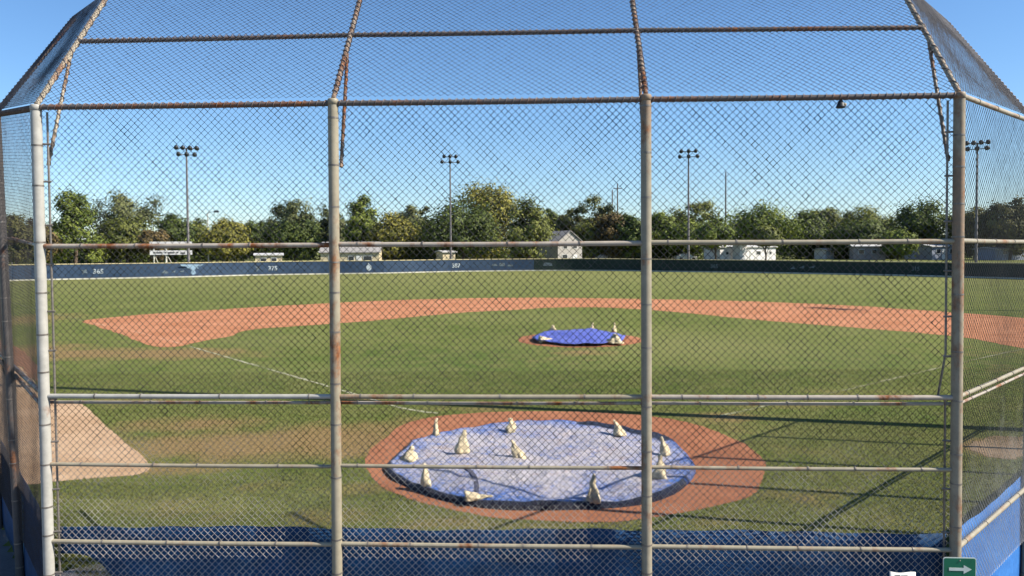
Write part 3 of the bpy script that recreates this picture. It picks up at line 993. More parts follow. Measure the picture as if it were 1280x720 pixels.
def sandbag(u, v, h, w, lean, leandir, label, z=.07, flat=False, seed=0):
    p = ground(u, v, z)
    rr = random.Random(seed + 17)
    ph = [rr.random() * 6 for _ in range(6)]
    prof = [(.7, 0), (.98, .03), (1.04, .09), (1.0, .17), (.93, .25), (.85, .33), (.76, .41), (.67, .49), (.58, .56), (.49, .63), (.41, .69), (.35, .75), (.32, .81), (.31, .87), (.28, .93), (.22, .97), (.08, 1.0)]
    def wob(j, k):
        a = 2 * PI * k / 20
        return 1 + .20 * math.sin(2 * a + ph[0] + j * .10) + .14 * math.sin(4 * a + ph[1] + j * .22) + .10 * math.sin(7 * a + ph[2] - j * .35) + rr.uniform(-.06, .06)
    Vv = MB()
    Mx = Matrix.Identity(4)
    Vv.lathe([(r * w / 2, q * h) for r, q in prof], 20, 0, None, wob)
    out = []
    for (x, y, q) in Vv.v:
        t = q / h
        x2 = x + lean * h * t ** 1.4 * math.cos(leandir) + .06 * h * math.sin(5 * t + ph[3]) * t
        y2 = y + lean * h * t ** 1.4 * math.sin(leandir)
        if flat:
            x2, y2, q2 = (q - h * .4) * math.cos(leandir) + y * math.sin(leandir), (q - h * .4) * math.sin(leandir) - y * math.cos(leandir), max(0, x + w * .32) * .6
        else:
            q2 = q
        out.append((x2, y2, q2))
    Vv.v = out
    sv = []
    for (x, y, q) in Vv.v:
        nv_ = mnoise.noise_vector(Vector((x * 11 + seed * 3.1, y * 11, q * 9)))
        k_ = .035 * (w / .22) * (.4 if q < .02 else 1)
        sv.append((x + nv_.x * k_, y + nv_.y * k_, max(0, q + nv_.z * k_ * .6)))
    Vv.v = sv
    o = Vv.build('sandbag', MT['cream'])
    q_ = random.Random(seed * 7 + 3)
    o.scale = (.9 * q_.uniform(.85, 1.2), .9 * q_.uniform(.85, 1.15), .88 * q_.uniform(.85, 1.05))
    o.rotation_euler = (q_.uniform(-.12, .12), q_.uniform(-.14, .14), q_.uniform(-.3, .3))
    o.location = p
    tag(o, label, 'sandbag', 'sandbags weighing down the tarps')
SB = [(545, 549, .50, .20, .05, 2, 'tall thin sandbag at the far left edge of the home plate tarp', False, .03),
      (577, 567, .50, .24, .12, .6, 'tall pointed sandbag on the left part of the home plate tarp', False, .08),
      (533, 608, .36, .20, .28, 2.6, 'sandbag leaning left near the near left rim of the home plate tarp', False, .08),
      (639, 540, .36, .22, .08, 1.2, 'pointed pale sandbag at the middle of the far edge of the home plate tarp', False, .07),
      (651, 574, .40, .24, .55, 2.8, 'sandbag leaning left in the middle of the home plate tarp', False, .08),
      (775, 545, .34, .22, .35, 2.6, 'sandbag slumped left on the far right edge of the home plate tarp', False, .07),
      (832, 570, .44, .19, .12, 2.2, 'slim sandbag upright near the right end of the home plate tarp', False, .08),
      (823, 598, .42, .22, .10, 1.7, 'sandbag just right of the third pole, nearer than the slim one', False, .08),
      (741, 629, .44, .21, .06, 1.5, 'tall sandbag upright at the near edge of the home plate tarp', False, .06),
      (512, 575, .27, .40, .3, .9, 'wide crumpled sandbag on the left end of the home plate tarp', False, .06),
      (596, 624, .50, .22, 0, .1, 'flat emptied sandbag lying at the near edge of the home plate tarp', True, .08)]
for i, (u, v, h, w, le, ld, lab, fl, z) in enumerate(SB):
    sandbag(u, v, h, w, le, ld, lab, z, fl, i)
SM = [(692, 416, .34, .34, .3, 2, 'squat sandbag at the far left edge of the mound tarp', False),
      (740, 415, .42, .16, .15, .4, 'thin sandbag upright at the middle of the far edge of the mound tarp', False),
      (768, 416, .42, .16, .1, 2.2, 'thin sandbag upright at the far right edge of the mound tarp', False),
      (681, 427, .50, .36, 0, .2, 'sandbag lying flat at the near left edge of the mound tarp', True),
      (768, 429, .34, .46, .2, 1.5, 'wide heaped sandbag at the near right edge of the mound tarp', False)]
for i, (u, v, h, w, le, ld, lab, fl) in enumerate(SM):
    sandbag(u, v, h * 1.25, w * 1.2, le, ld, lab, .08 if v > 420 else .12, fl, 30 + i)
# dark curved strip standing for the shadow of a tarp fold
mb = MB()
sp_ = catmull([ground(u, v, .10) for u, v in ((577, 584), (586, 588), (593, 596), (595.5, 606), (596, 615))], False, .03)
for i in range(len(sp_) - 1):
    a, b = sp_[i], sp_[i + 1]
    t = (b - a).normalized(); s_ = Vector((-t.y, t.x, 0)) * .035
    mb.add([a - s_, a + s_, b + s_, b - s_] + [p + Vector((0, 0, .015)) for p in (a - s_, a + s_, b + s_, b - s_)], [(0, 1, 2, 3), (7, 6, 5, 4), (0, 4, 5, 1), (3, 2, 6, 7), (1, 5, 6, 2), (0, 3, 7, 4)])
o = mb.build('strap', plain('dark_strap', (.06, .06, .09), .7))
tag(o, 'dark strap lying in a curve on the left part of the home plate tarp', 'strap')

# ------------------------------------------------------------------ outfield fence
fence = thing('outfield_fence', 'long low outfield fence, navy on the left, dark green on the right', 'fence', (0, 110, 0))
def fpart(mb, name, mat, label=None, parent=None):
    mb.v = [(p[0], p[1] - 110, p[2]) for p in mb.v]
    o = mb.build(name, mat, parent or fence)
    if label: o['label'] = label
    return o
FP = catmull(fence_pts, False, 3.0)
def fence_h(p):
    return 2.05 - .3 * max(0, min(1, (p.x - 15) / 35))
split = min(range(len(FP)), key=lambda i: abs(FP[i].x - ground(655, 339).x))
split2 = min(range(len(FP)), key=lambda i: abs(FP[i].x - ground(861, 340).x))
def wall_run(i0, i1, mat, label, th=.06):
    mb = MB()
    P = FP[i0:i1 + 1]
    vs_ = []
    for k, p in enumerate(P):
        t = (P[min(k + 1, len(P) - 1)] - P[max(0, k - 1)]).normalized()
        n_ = Vector((-t.y, t.x, 0)) * th / 2
        h = fence_h(p)
        sg = random.uniform(-.03, .03)
        vs_ += [p - n_ + Vector((0, 0, .12)), p - n_ + Vector((0, 0, h + sg)), p + n_ + Vector((0, 0, h + sg)), p + n_ + Vector((0, 0, .12))]
    fs = []
    for k in range(len(P) - 1):
        for q in range(4):
            fs.append((k * 4 + q, (k + 1) * 4 + q, (k + 1) * 4 + (q + 1) % 4, k * 4 + (q + 1) % 4))
    fs += [(0, 1, 2, 3), tuple(len(vs_) - 4 + q for q in (3, 2, 1, 0))]
    mb.add(vs_, fs)
    return fpart(mb, 'wind_screen', MT[mat], label)
wall_run(0, split, 'fence_blue', 'faded navy windscreen on the left half')
wall_run(split, split2, 'fence_green', 'dark green windscreen behind the middle')
wall_run(split2, len(FP) - 1, 'fence_green', 'dark green windscreen on the right')
mb = MB(); mb.tube([p + Vector((0, 0, fence_h(p) + .06)) for p in FP], .075, 8); fpart(mb, 'top_cap', MT['cap'])
mb = MB()
for k in range(len(FP) - 1):
    a, b = FP[k], FP[k + 1]
    t = (b - a)
    mb.box((a + b) / 2 + Vector((0, -.06, .09)), (t.length + .02, .1, .18), math.atan2(t.y, t.x))
fpart(mb, 'base_strip', MT['strip'])
for k in range(0, len(FP), 1):
    p = FP[k]
    mb = MB(); mb.tube([p + Vector((0, .08, 0)), p + Vector((0, .08, fence_h(p) + (.42 if k % 5 == 2 else .1)))], .04, 8)
    fpart(mb, 'fence_post', MT['pole_grey'])

def on_fence(u):
    best = None
    for k in range(len(FP) - 1):
        a, b = FP[k], FP[k + 1]
        ua = CX + FPX * (a - CAMP).dot(R_) / (a - CAMP).dot(F_); ub = CX + FPX * (b - CAMP).dot(R_) / (b - CAMP).dot(F_)
        if ua <= u <= ub:
            p = a.lerp(b, (u - ua) / (ub - ua))
            return p, math.atan2((b - a).y, (b - a).x)
    return FP[0], 0
def text_mesh(name, txt, size, mat, p, rz, parent, ext=.01, label=None, off=110):
    cu = bpy.data.curves.new(name, 'FONT')
    cu.body = txt; cu.size = size; cu.extrude = ext; cu.align_x = 'CENTER'; cu.align_y = 'CENTER'
    cu.offset = size * .02
    to = bpy.data.objects.new(name, cu); COL.objects.link(to)
    bpy.context.view_layer.update()
    dg = bpy.context.evaluated_depsgraph_get()
    me = bpy.data.meshes.new_from_object(to.evaluated_get(dg))
    bpy.data.objects.remove(to)
    me.materials.clear(); me.materials.append(mat)
    o = link(bpy.data.objects.new(name, me), parent)
    o.rotation_euler = (PI / 2, 0, rz)
    o.location = (p.x, p.y - off, p.z)
    if label: o['label'] = label
    return o
num_white = plain('fence_number_white', (.36, .41, .44), .7, 0, .15, 1)
num_grey = plain('fence_number_faded', (.10, .13, .15), .7, 0, .2, 1)
for u, txt, mt_, sz in ((123, '365', num_white, .9), (341, '375', num_white, .95), (570, '387', num_white, 1.0), (893, '365', num_grey, .85), (1145, '315', num_grey, .75)):
    p, rz = on_fence(u)
    q = p + Vector((math.sin(rz) * .06, -math.cos(rz) * .06, 1.05 if u < 800 else .95))
    text_mesh('distance_number', txt, sz, mt_, q, rz, fence, .015, 'white distance number ' + txt if mt_ is num_white else 'faded distance number ' + txt)
def emblem(u, polys, mat, label, zc=1.05):
    p, rz = on_fence(u)
    mb = MB()
    for pl in polys:
        n = len(pl)
        vs_ = [(x, -.05, z) for x, z in pl] + [(x, -.035, z) for x, z in pl]
        mb.add(vs_, [tuple(range(n)), tuple(range(2 * n - 1, n - 1, -1))] + [(i, i + n, (i + 1) % n + n, (i + 1) % n) for i in range(n)])
    o = mb.build('painted_emblem', mat, fence)
    o.location = (p.x, p.y - 110, zc); o.rotation_euler = (0, 0, rz)
    o['label'] = label
pale_blue = plain('fence_emblem_pale_blue', (.16, .24, .32), .7, 0, .35, .8)
emblem(240, [[(-1.7, .85), (1.7, .8), (1.3, .55), (.75, .5), (1.0, .2), (.55, .25), (.4, -.1), (.6, -.5), (.15, -.7), (-.2, -.45), (0, -.1), (-.35, .25), (-.8, .3), (-.6, .5), (-1.5, .6)]], pale_blue, 'pale blue banner shaped emblem')
emblem(106, [[(-.45, .3), (-.1, .2), (.3, .4), (.2, .05), (.4, -.3), (.05, -.12), (-.3, -.4), (-.15, 0)]], num_grey, 'faded pale star shaped emblem')
emblem(461, [[(-.1, .75), (.12, .45), (.5, .1), (.35, -.35), (0, -.6), (-.35, -.25), (-.4, .15), (-.12, .4)]], num_white, 'white leaf shaped emblem')
emblem(322, [[(-.5, .4), (.1, .25), (.5, .6), (.2, -.1), (-.2, -.5), (-.1, .0)]], num_grey, 'faded pale emblem near a distance number')
p, rz = on_fence(628)
mbx = []
for x0, x1, z0, z1 in ((-4.3, -3.2, -.1, .35), (-2.9, -2.2, -.25, .1), (-1.9, -.9, -.2, .15), (-.6, .5, -.25, .3), (.9, 1.9, -.3, .0), (2.2, 3.0, -.25, .1), (3.3, 4.1, -.2, .25)):
    mbx.append([(x0, z0), (x1, z0), (x1 - .1, z1), (x0 + .1, z1)])
emblem(628, mbx, num_grey, 'row of faded pale lettering', 1.15)
emblem(685, [[(-.9, -.3), (.8, -.3), (.6, .2), (-.6, .3)]], num_grey, 'faded pale block marking', 1.2)
emblem(206, [[(-.4, -.3), (0, .1), (.5, -.2), (.3, -.4)], [(.9, -.2), (1.5, .05), (1.3, -.3)], [(1.9, -.15), (2.6, .05), (2.5, -.25)]], num_grey, 'row of faded smudges', 1.0)
emblem(1004, [[(-2, -.3), (-1.4, .2), (-1.2, -.25)], [(-.6, -.1), (.2, .3), (.1, -.2)], [(.8, .0), (1.8, .3), (1.6, -.1)]], num_grey, 'faint lettering on the green screen', .95)

# ------------------------------------------------------------------ light towers, poles, scoreboard
def light_tower(base, H, rows, label, face, r0=.21, r1=.12):
    t = thing('light_tower', label, 'light tower', (base.x, base.y, tz(base.x, base.y)), face, 'field light towers')
    mb = MB(); mb.tube([(0, 0, 0), (0, 0, H * .4), (0, 0, H * .41), (0, 0, H)], [r0, r0 * .85, r0 * .78, r1], 12); mb.build('pole', MT['pole_grey'], t)
    lamp = None
    for z, n, w in rows:
        mb = MB(); mb.box((0, 0, z), (w + .5, .12, .12)); mb.build('crossarm', MT['pole_grey'], t)
        for k in range(n):
            x = -w / 2 + w * k / (n - 1)
            if lamp is None:
                mb = MB()
                mb.lathe([(.12, .26), (.24, .2), (.31, .02), (.33, -.24), (.30, -.22), (.2, .1)], 14, 0, Matrix.Rotation(math.radians(58), 4, 'X'))
                mb.box((0, .1, .12), (.10, .24, .28))
                lamp = mb.build('floodlight', MT['lamp_dark'], t)
                o = lamp
            else:
                o = lamp.copy(); link(o, t)
            o.location = (x, -.12, z + .12)
            o.rotation_euler = (random.uniform(-.15, .15), 0, random.uniform(-.5, .5))
    return t
def tower_at(u, vtop, Y, rows, label):
    b = at(u, 318, Y)
    z0 = tz(b.x, b.y)
    H = at(u, vtop, Y).z - z0
    return light_tower(b, H, [(H + a, n, w) for a, n, w in rows], label, math.atan2(b.x - HOME.x, -(b.y - HOME.y) ) * 0 - math.atan2(b.x, b.y))
tower_at(235.5, 185.5, 114, [(0, 4, 2.8), (-.95, 3, 2.2)], 'light tower behind the scoreboard, left of all others')
tower_at(563.5, 196, 140, [(0, 3, 2.2), (-1.0, 3, 2.9)], 'light tower in front of the big yellow green tree')
tower_at(860.5, 189.5, 130, [(0, 3, 2.4), (-.9, 3, 2.9)], 'light tower right of the third pole, with the thin bare pole beside it')
tower_at(1220, 179, 112, [(0, 4, 2.7), (-.85, 3, 2.4)], 'light tower seen through the right wing mesh beside the right corner post')
# two more stand outside the picture on the right: their long shadows cross the field
light_tower(Vector((13.9, 14.3, 0)), 28.0, [(28.0, 4, 2.8), (27.1, 3, 2.2)], 'light tower outside the picture near the right wing, its pole shadow crossing the grass', -.9, .2, .15)
light_tower(Vector((41.4, 41.1, 0)), 20.0, [(20.0, 4, 3.0), (19.1, 4, 2.8)], 'light tower outside the picture beside first base, its lamps shadowing the clay', -.95, .16, .12)

b = at(260.5, 318, 150); z0 = tz(b.x, b.y)
lp = thing('street_lamp', 'slim pale street lamp between the scoreboard tower and a yellow green tree', 'street lamp', (b.x, b.y, z0))
Hl = at(260, 266, 150).z - z0
mb = MB(); mb.tube([(0, 0, 0), (0, 0, Hl)], [.14, .09], 10); mb.build('pole', plain('concrete_pole', (.42, .38, .32)), lp)
mb = MB(); mb.tube([(0, 0, Hl - .1), (.6, 0, Hl + .15), (1.5, 0, Hl + .2)], .05, 8); mb.build('arm', MT['pole_grey'], lp)
mb = MB(); mb.box((1.75, 0, Hl + .22), (.95, .4, .3)); mb.box((1.75, 0, Hl + .4), (.6, .3, .1)); mb.build('lamp_head', MT['lamp_dark'], lp)
for u, vt, Y, lab, arm in ((772, 229, 235, 'taller utility pole of the close pair above the reddish tree', True), (765.5, 237, 240, 'shorter utility pole of the close pair above the reddish tree', False), (907, 215, 210, 'thin bare pole standing alone above the dense round tree', False)):
    b = at(u, 318, Y); z0 = tz(b.x, b.y)
    H = at(u, vt, Y).z - z0
    o = thing('utility_pole', lab, 'utility pole', (b.x, b.y, z0))
    mb = MB(); mb.tube([(0, 0, 0), (0, 0, H)], [.24, .15], 10); mb.build('pole', MT['pole_wood'], o)
    if arm:
        mb = MB(); mb.box((0, 0, H - 1.6), (2.6, .15, .2)); mb.build('crossarm', MT['pole_wood'], o)

b = at(214, 318, 120); z0 = tz(b.x, b.y)
sb = thing('scoreboard', 'white scoreboard of two long panels on posts behind the navy fence', 'scoreboard', (b.x, b.y, z0), math.radians(18))
zt = at(214, 302, 120).z - z0; zm = at(214, 309.5, 120).z - z0; zl = at(214, 313, 120).z - z0; zb = at(214, 318.5, 120).z - z0
for z1, z2 in ((zm, zt), (zb, zl)):
    mb = MB(); mb.box((0, 0, (z1 + z2) / 2), (6.1, .22, z2 - z1)); pn = mb.build('panel', MT['board_grey'], sb)
    mb = MB()
    hgt = (z2 - z1) * .32
    for x, w in ((-2.5, .5), (-1.9, .35), (-1.2, .8), (-.2, .5), (.4, .9), (1.3, .35), (2.0, .9)) if z2 == zt else ((-2.4, .3), (-1.7, .8), (-.8, .3), (0, 1.0), (.9, .3), (1.7, .7), (2.5, .3)):
        mb.box((x, -.12, (z1 + z2) / 2 + random.uniform(-.1, .02)), (w, .03, hgt))
    mb.build('score_window', MT['ink'], pn)
for x in (-2.5, -.75, 2.6):
    mb = MB(); mb.tube([(x, .14, 0), (x, .14, zt - .1)], .11 if x != -.75 else .16, 8); mb.build('post', MT['strip'], sb)
mb = MB(); mb.tube([(-2.4, .14, zb - .05), (-1.4, .14, .5)], .06, 6); mb.tube([(-.6, .14, zb - .05), (.7, .14, .5)], .06, 6); mb.build('brace', MT['strip'], sb)

# ------------------------------------------------------------------ houses beyond the fence
siding = {}
def wallm(name, col):
    if name not in siding:
        m, nt, b_ = new_mat(name, .75, 0, .2)
        w = nt.nodes.new('ShaderNodeTexWave'); w.bands_direction = 'Z'; w.inputs['Scale'].default_value = 3.2; w.inputs['Distortion'].default_value = .1
        t_ = nt.nodes.new('ShaderNodeTexCoord'); nt.links.new(t_.outputs['Object'], w.inputs['Vector'])
        c = mix(nt, .18, col, ramp(nt, w.outputs['Fac'], .1, .5, (.45, .45, .45), (1, 1, 1)), 'MULTIPLY')
        c = mix(nt, .3, c, ramp(nt, noise(nt, .8, 5, .6), .3, .7, (.72, .70, .66), (1, 1, 1)), 'MULTIPLY')
        nt.links.new(c, b_.inputs['Base Color'])
        siding[name] = m
    return siding[name]
roof_grey = plain('roof_shingle_grey', (.24, .23, .22), .9, 0, .25, 3)
roof_white = plain('roof_metal_white', (.42, .42, .41), .6, 0, .15, 1)
def house(name, label, cat, u0, u1, vtop, vbase, Y, depth, wall, roof, yaw=0.0, gable='x', pitch=.25, wins=(), door=None, skirt=True):
    a, b_ = at(u0, vbase, Y), at(u1, vbase, Y)
    c = (a + b_) / 2
    W = (b_ - a).length
    zb = tz(c.x, c.y + depth / 2) - .05
    ztop = at((u0 + u1) / 2, vtop, Y).z
    o = thing(name, label, cat, (c.x, c.y + depth / 2, zb), yaw)
    Ht = ztop - zb
    rise = (depth if gable == 'x' else W) / 2 * pitch
    He = Ht - rise
    mb = MB()
    hw, hd = W / 2, depth / 2
    if gable == 'x':
        sec = [(-hd, 0), (hd, 0), (hd, He), (0, Ht), (-hd, He)]
        vs_ = [(-hw, y, z) for y, z in sec] + [(hw, y, z) for y, z in sec]
    else:
        sec = [(-hw, 0), (hw, 0), (hw, He), (0, Ht), (-hw, He)]
        vs_ = [(x, -hd, z) for x, z in sec] + [(x, hd, z) for x, z in sec]
    mb.add(vs_, [(4, 3, 2, 1, 0), (5, 6, 7, 8, 9)] + [(i, (i + 1) % 5, (i + 1) % 5 + 5, i + 5) for i in range(5)])
    mb.build('wall', wall, o)
    mb = MB()
    ov, th = .3, .14
    for s in (-1, 1):
        if gable == 'x':
            p = [(-hw - ov, 0, Ht + .03), (hw + ov, 0, Ht + .03), (hw + ov, s * (hd + ov), He - ov * pitch + .03), (-hw - ov, s * (hd + ov), He - ov * pitch + .03)]
        else:
            p = [(0, -hd - ov, Ht + .03), (0, hd + ov, Ht + .03), (s * (hw + ov), hd + ov, He - ov * pitch + .03), (s * (hw + ov), -hd - ov, He - ov * pitch + .03)]
        q = [(x, y, z + th) for x, y, z in p]
        mb.add(p + q, [(0, 1, 2, 3), (7, 6, 5, 4), (0, 4, 5, 1), (1, 5, 6, 2), (2, 6, 7, 3), (3, 7, 4, 0)])
    mb.build('roof', roof, o)
    for (x, z, w, h) in wins:                      # x as a share of the width from the middle
        mb = MB(); mb.box((x * W, -hd - .03, z), (w + .16, .08, h + .16)); fr_ = mb.build('window', MT['white'], o)
        mb = MB(); mb.box((x * W, -hd - .075, z), (w, .02, h)); mb.build('pane', MT['glass'], fr_)
    if door is not None:
        mb = MB(); mb.box((door * W, -hd - .04, 1.15), (.95, .08, 2.1)); mb.build('door', MT['white'], o)
    return o
cream_w, white_w, grey_w, blue_w, beige_w = wallm('cream_siding', (.55, .47, .31)), wallm('white_siding', (.64, .63, .62)), wallm('grey_siding', (.27, .25, .25)), wallm('blue_grey_siding', (.25, .28, .34)), wallm('dappled_grey_siding', (.38, .36, .33))
house('mobile_home', 'short cream mobile home low behind the navy fence right of the scoreboard', 'mobile home', 315, 347, 317.5, 331, 132, 4.5, cream_w, roof_white, .3, wins=((-.2, 1.7, .9, .8), (.2, 1.7, .8, .8)), pitch=.12)
house('house', 'long cream house with grey shingle roof behind the second pole', 'house', 398, 470, 303, 331, 138, 9, cream_w, roof_grey, .12, pitch=.40, wins=((-.3, 1.6, 1.2, 1.0), (.02, 1.6, .9, 1.0), (.3, 1.6, 1.4, 1.0)), door=.15)
house('shed', 'small cream shed beside the second light tower', 'shed', 548, 565, 314, 330, 142, 3, cream_w, roof_white, .5, wins=((.1, 1.6, .6, .6),), pitch=.15)
house('house', 'grey gabled house with white trim among the central trees', 'house', 681, 717, 289, 330, 148, 9, beige_w, roof_grey, .5, gable='y', pitch=.75, wins=((-.2, 4.0, .9, 1.1), (.2, 4.0, .9, 1.1), (-.22, 1.6, 1.1, 1.2)), door=.2)
house('mobile_home', 'long bright white mobile home above the dark green fence', 'mobile home', 884, 975, 307.5, 322, 147, 4.6, white_w, roof_white, .45, wins=((-.38, 1.6, .6, .5), (-.16, 1.6, .6, .5), (.18, 1.65, 1.0, .6), (.4, 1.6, .5, .5)), door=.06, pitch=.12)
house('shed', 'tall narrow white shed against the long white mobile home', 'shed', 921, 932, 304, 322, 143, 2, white_w, roof_white, .45, pitch=.2)
house('mobile_home', 'grey mobile home half hidden by trees left of the small light green tree', 'mobile home', 1072, 1109, 306.5, 321, 152, 4.5, grey_w, roof_white, -.25, wins=((-.25, 1.7, 1.0, .8), (.15, 1.7, .8, .8)), pitch=.14)
house('shed', 'small white gabled shed right of the small light green tree', 'shed', 1146, 1158, 304, 318, 158, 4, white_w, roof_grey, .6, gable='y', pitch=.6, wins=((.0, 1.6, .5, .6),))
house('mobile_home', 'blue grey mobile home with white door beside the right corner post', 'mobile home', 1160, 1196, 306.5, 322, 148, 4.5, blue_w, roof_white, .2, wins=((-.25, 1.7, .9, .8), (.3, 1.7, 1.0, .8)), door=-.02, pitch=.14)
house('mobile_home', 'blue grey mobile home seen through the right wing mesh', 'mobile home', 1236, 1285, 309.5, 325, 140, 4.5, blue_w, roof_white, .25, wins=((-.2, 1.5, .9, .7), (.2, 1.5, .9, .7)), pitch=.14)
house('shed', 'low pale shed under the dark trees right of the long white mobile home', 'shed', 1026, 1041, 311, 323, 165, 3, white_w, roof_white, .5, pitch=.2)

def car(u, v, Y, rz, label):
    b_ = at(u, v, Y)
    o = thing('parked_car', label, 'car', (b_.x, b_.y, tz(b_.x, b_.y)), rz)
    body = [(-2.2, .35), (2.2, .35), (2.25, .6), (2.1, .85), (1.2, .95), (.7, 1.42), (-1.1, 1.46), (-1.9, .98), (-2.2, .85)]
    mb = MB()
    n = len(body)
    vs_ = []
    for y, k in ((-.85, .96), (-.78, 1.0), (.78, 1.0), (.85, .96)):
        vs_ += [(x, y * (1 if z < 1 else .82), .35 + (z - .35) * k) for x, z in body]
    fs = [tuple(range(n))[::-1], tuple(range(3 * n, 4 * n))]
    for j in range(3):
        fs += [(j * n + i, j * n + (i + 1) % n, (j + 1) * n + (i + 1) % n, (j + 1) * n + i) for i in range(n)]
    mb.add(vs_, fs); mb.build('body', plain('pale_car_paint', (.55, .54, .5), .3, 0, .08, 1, spec=.5), o)
    mb = MB(); mb.add([(-1.6, -.80, 1.0), (.85, -.80, .98), (.6, -.715, 1.36), (-1.05, -.715, 1.38), (-1.6, -.76, 1.0), (.85, -.76, .98), (.6, -.69, 1.36), (-1.05, -.69, 1.38)], [(0, 1, 2, 3), (7, 6, 5, 4), (0, 4, 5, 1), (1, 5, 6, 2), (2, 6, 7, 3), (3, 7, 4, 0)]); mb.build('side_window', MT['glass'], o)
    for x in (-1.35, 1.4):
        for y in (-.86, .86):
            mb = MB(); mb.tube([(x, y - .1, .33), (x, y + .1, .33)], .33, 16); mb.build('wheel', MT['rubber'], o)
car(857, 320, 158, .15, 'pale parked car under the trees left of the long white mobile home')
car(757, 322, 162, -.1, 'pale parked car half hidden under the reddish tree')

# ------------------------------------------------------------------ trees
def leaf_arrays(C, S, up=.25, rng=RNG, out=None):
    n = len(C)
    N = rng.normal(0, 1, (n, 3)); N[:, 2] = np.abs(N[:, 2]) + up
    if out is not None: N = .55 * N + 1.5 * out
    N /= np.linalg.norm(N, axis=1)[:, None]
    A = np.cross(N, rng.normal(0, 1, (n, 3))); A /= np.linalg.norm(A, axis=1)[:, None]
    B = np.cross(N, A)
    a = A * S[:, None]; b = B * (S * .62)[:, None]
    V = np.stack([C - a, C + b * .9 - a * .1 + N * (S * .12)[:, None], C + a, C - b * .9 - a * .1 + N * (S * .12)[:, None]], 1).reshape(-1, 3)
    return V, np.arange(4 * n).reshape(-1, 4)
def crown_points(kind, w, h, h0, rng, nleaf):
    """clumps of leaves spread through the crown's volume; h0 = height of the lowest leaves"""
    R = w / 2
    ch = h - h0
    cl = []
    nc = {'round': 90, 'cone': 85, 'airy': 50, 'wide': 80}[kind]
    lob = [(rng.random() * 2 * PI, rng.uniform(-.4, .9), rng.uniform(.75, 1.12)) for _ in range(9)]
    while len(cl) < nc:
        d = rng.normal(0, 1, 3); d /= np.linalg.norm(d)
        rad = rng.random() ** .45
        boost = 1.0
        az, t = math.atan2(d[1], d[0]), d[2]
        for la, lt, lk in lob:
            q = math.cos(az - la) * .5 + .5
            g = q ** 3 * math.exp(-((t - lt) / .5) ** 2)
            boost = boost * (1 - g) + lk * g
        rad *= boost
        if kind == 'cone':
            z = rng.random() ** 1.25
            rr = R * (1 - z * .88) ** .75 * (.25 + .75 * rng.random() ** .5) * (1 + .12 * math.sin(z * 30 + az * 2))
            cl.append((rr * math.cos(az), rr * math.sin(az), h0 + ch * z * .98))
        elif kind == 'airy':
            rad = max(rad, .35) if rng.random() < .8 else rad
            cl.append((d[0] * R * rad, d[1] * R * rad, h0 + ch * (.52 + .48 * d[2] * rad)))
        elif kind == 'wide':
            cl.append((d[0] * R * rad, d[1] * R * rad, h0 + ch * (.5 + .5 * d[2] * rad * (.9 + .1 * rng.random()))))
        else:
            cl.append((d[0] * R * rad, d[1] * R * rad, h0 + ch * (.5 + .5 * d[2] * rad)))
    cl = np.array(cl)
    m = nleaf // nc
    cr = {'round': .17, 'cone': .12, 'airy': .11, 'wide': .14}[kind] * w * rng.uniform(.6, 1.3, nc)
    P = cl[:, None, :] + rng.normal(0, 1, (nc, m, 3)) * cr[:, None, None] * np.array([.52, .52, .38])
    ct = np.clip(rng.normal(.42, .26, nc), 0, 1)
    T = np.clip(ct[:, None] + rng.normal(0, .10, (nc, m)), 0, 1)
    O = P - cl[:, None, :]
    O = O / (np.linalg.norm(O, axis=2, keepdims=True) + 1e-6)
    cc = np.array([0, 0, h0 + ch * .45])
    G = (P - cc) / np.array([R, R, ch * .5])
    G = G / (np.linalg.norm(G, axis=2, keepdims=True) + 1e-6)
    O = (O * .8 + G * .6).reshape(-1, 3)
    P = P.reshape(-1, 3); T = T.reshape(-1)
    k = (P[:, 2] > h0 * .6)
    return P[k], T[k], cl, O[k]
LEAF = {
    'dark': leaf_mat('dark_leaves', (.034, .054, .012), (.125, .16, .036)),
    'green': leaf_mat('green_leaves', (.055, .085, .014), (.21, .25, .046)),
    'olive': leaf_mat('olive_leaves', (.060, .078, .018), (.215, .23, .056)),
    'yellow': leaf_mat('yellow_green_leaves', (.085, .092, .018), (.33, .30, .060)),
    'greyg': leaf_mat('grey_green_leaves', (.048, .062, .024), (.185, .20, .078)),
    'brown': leaf_mat('brownish_leaves', (.060, .066, .020), (.195, .185, .055)),
    'red': leaf_mat('reddish_leaves', (.060, .050, .020), (.19, .135, .055)),
}
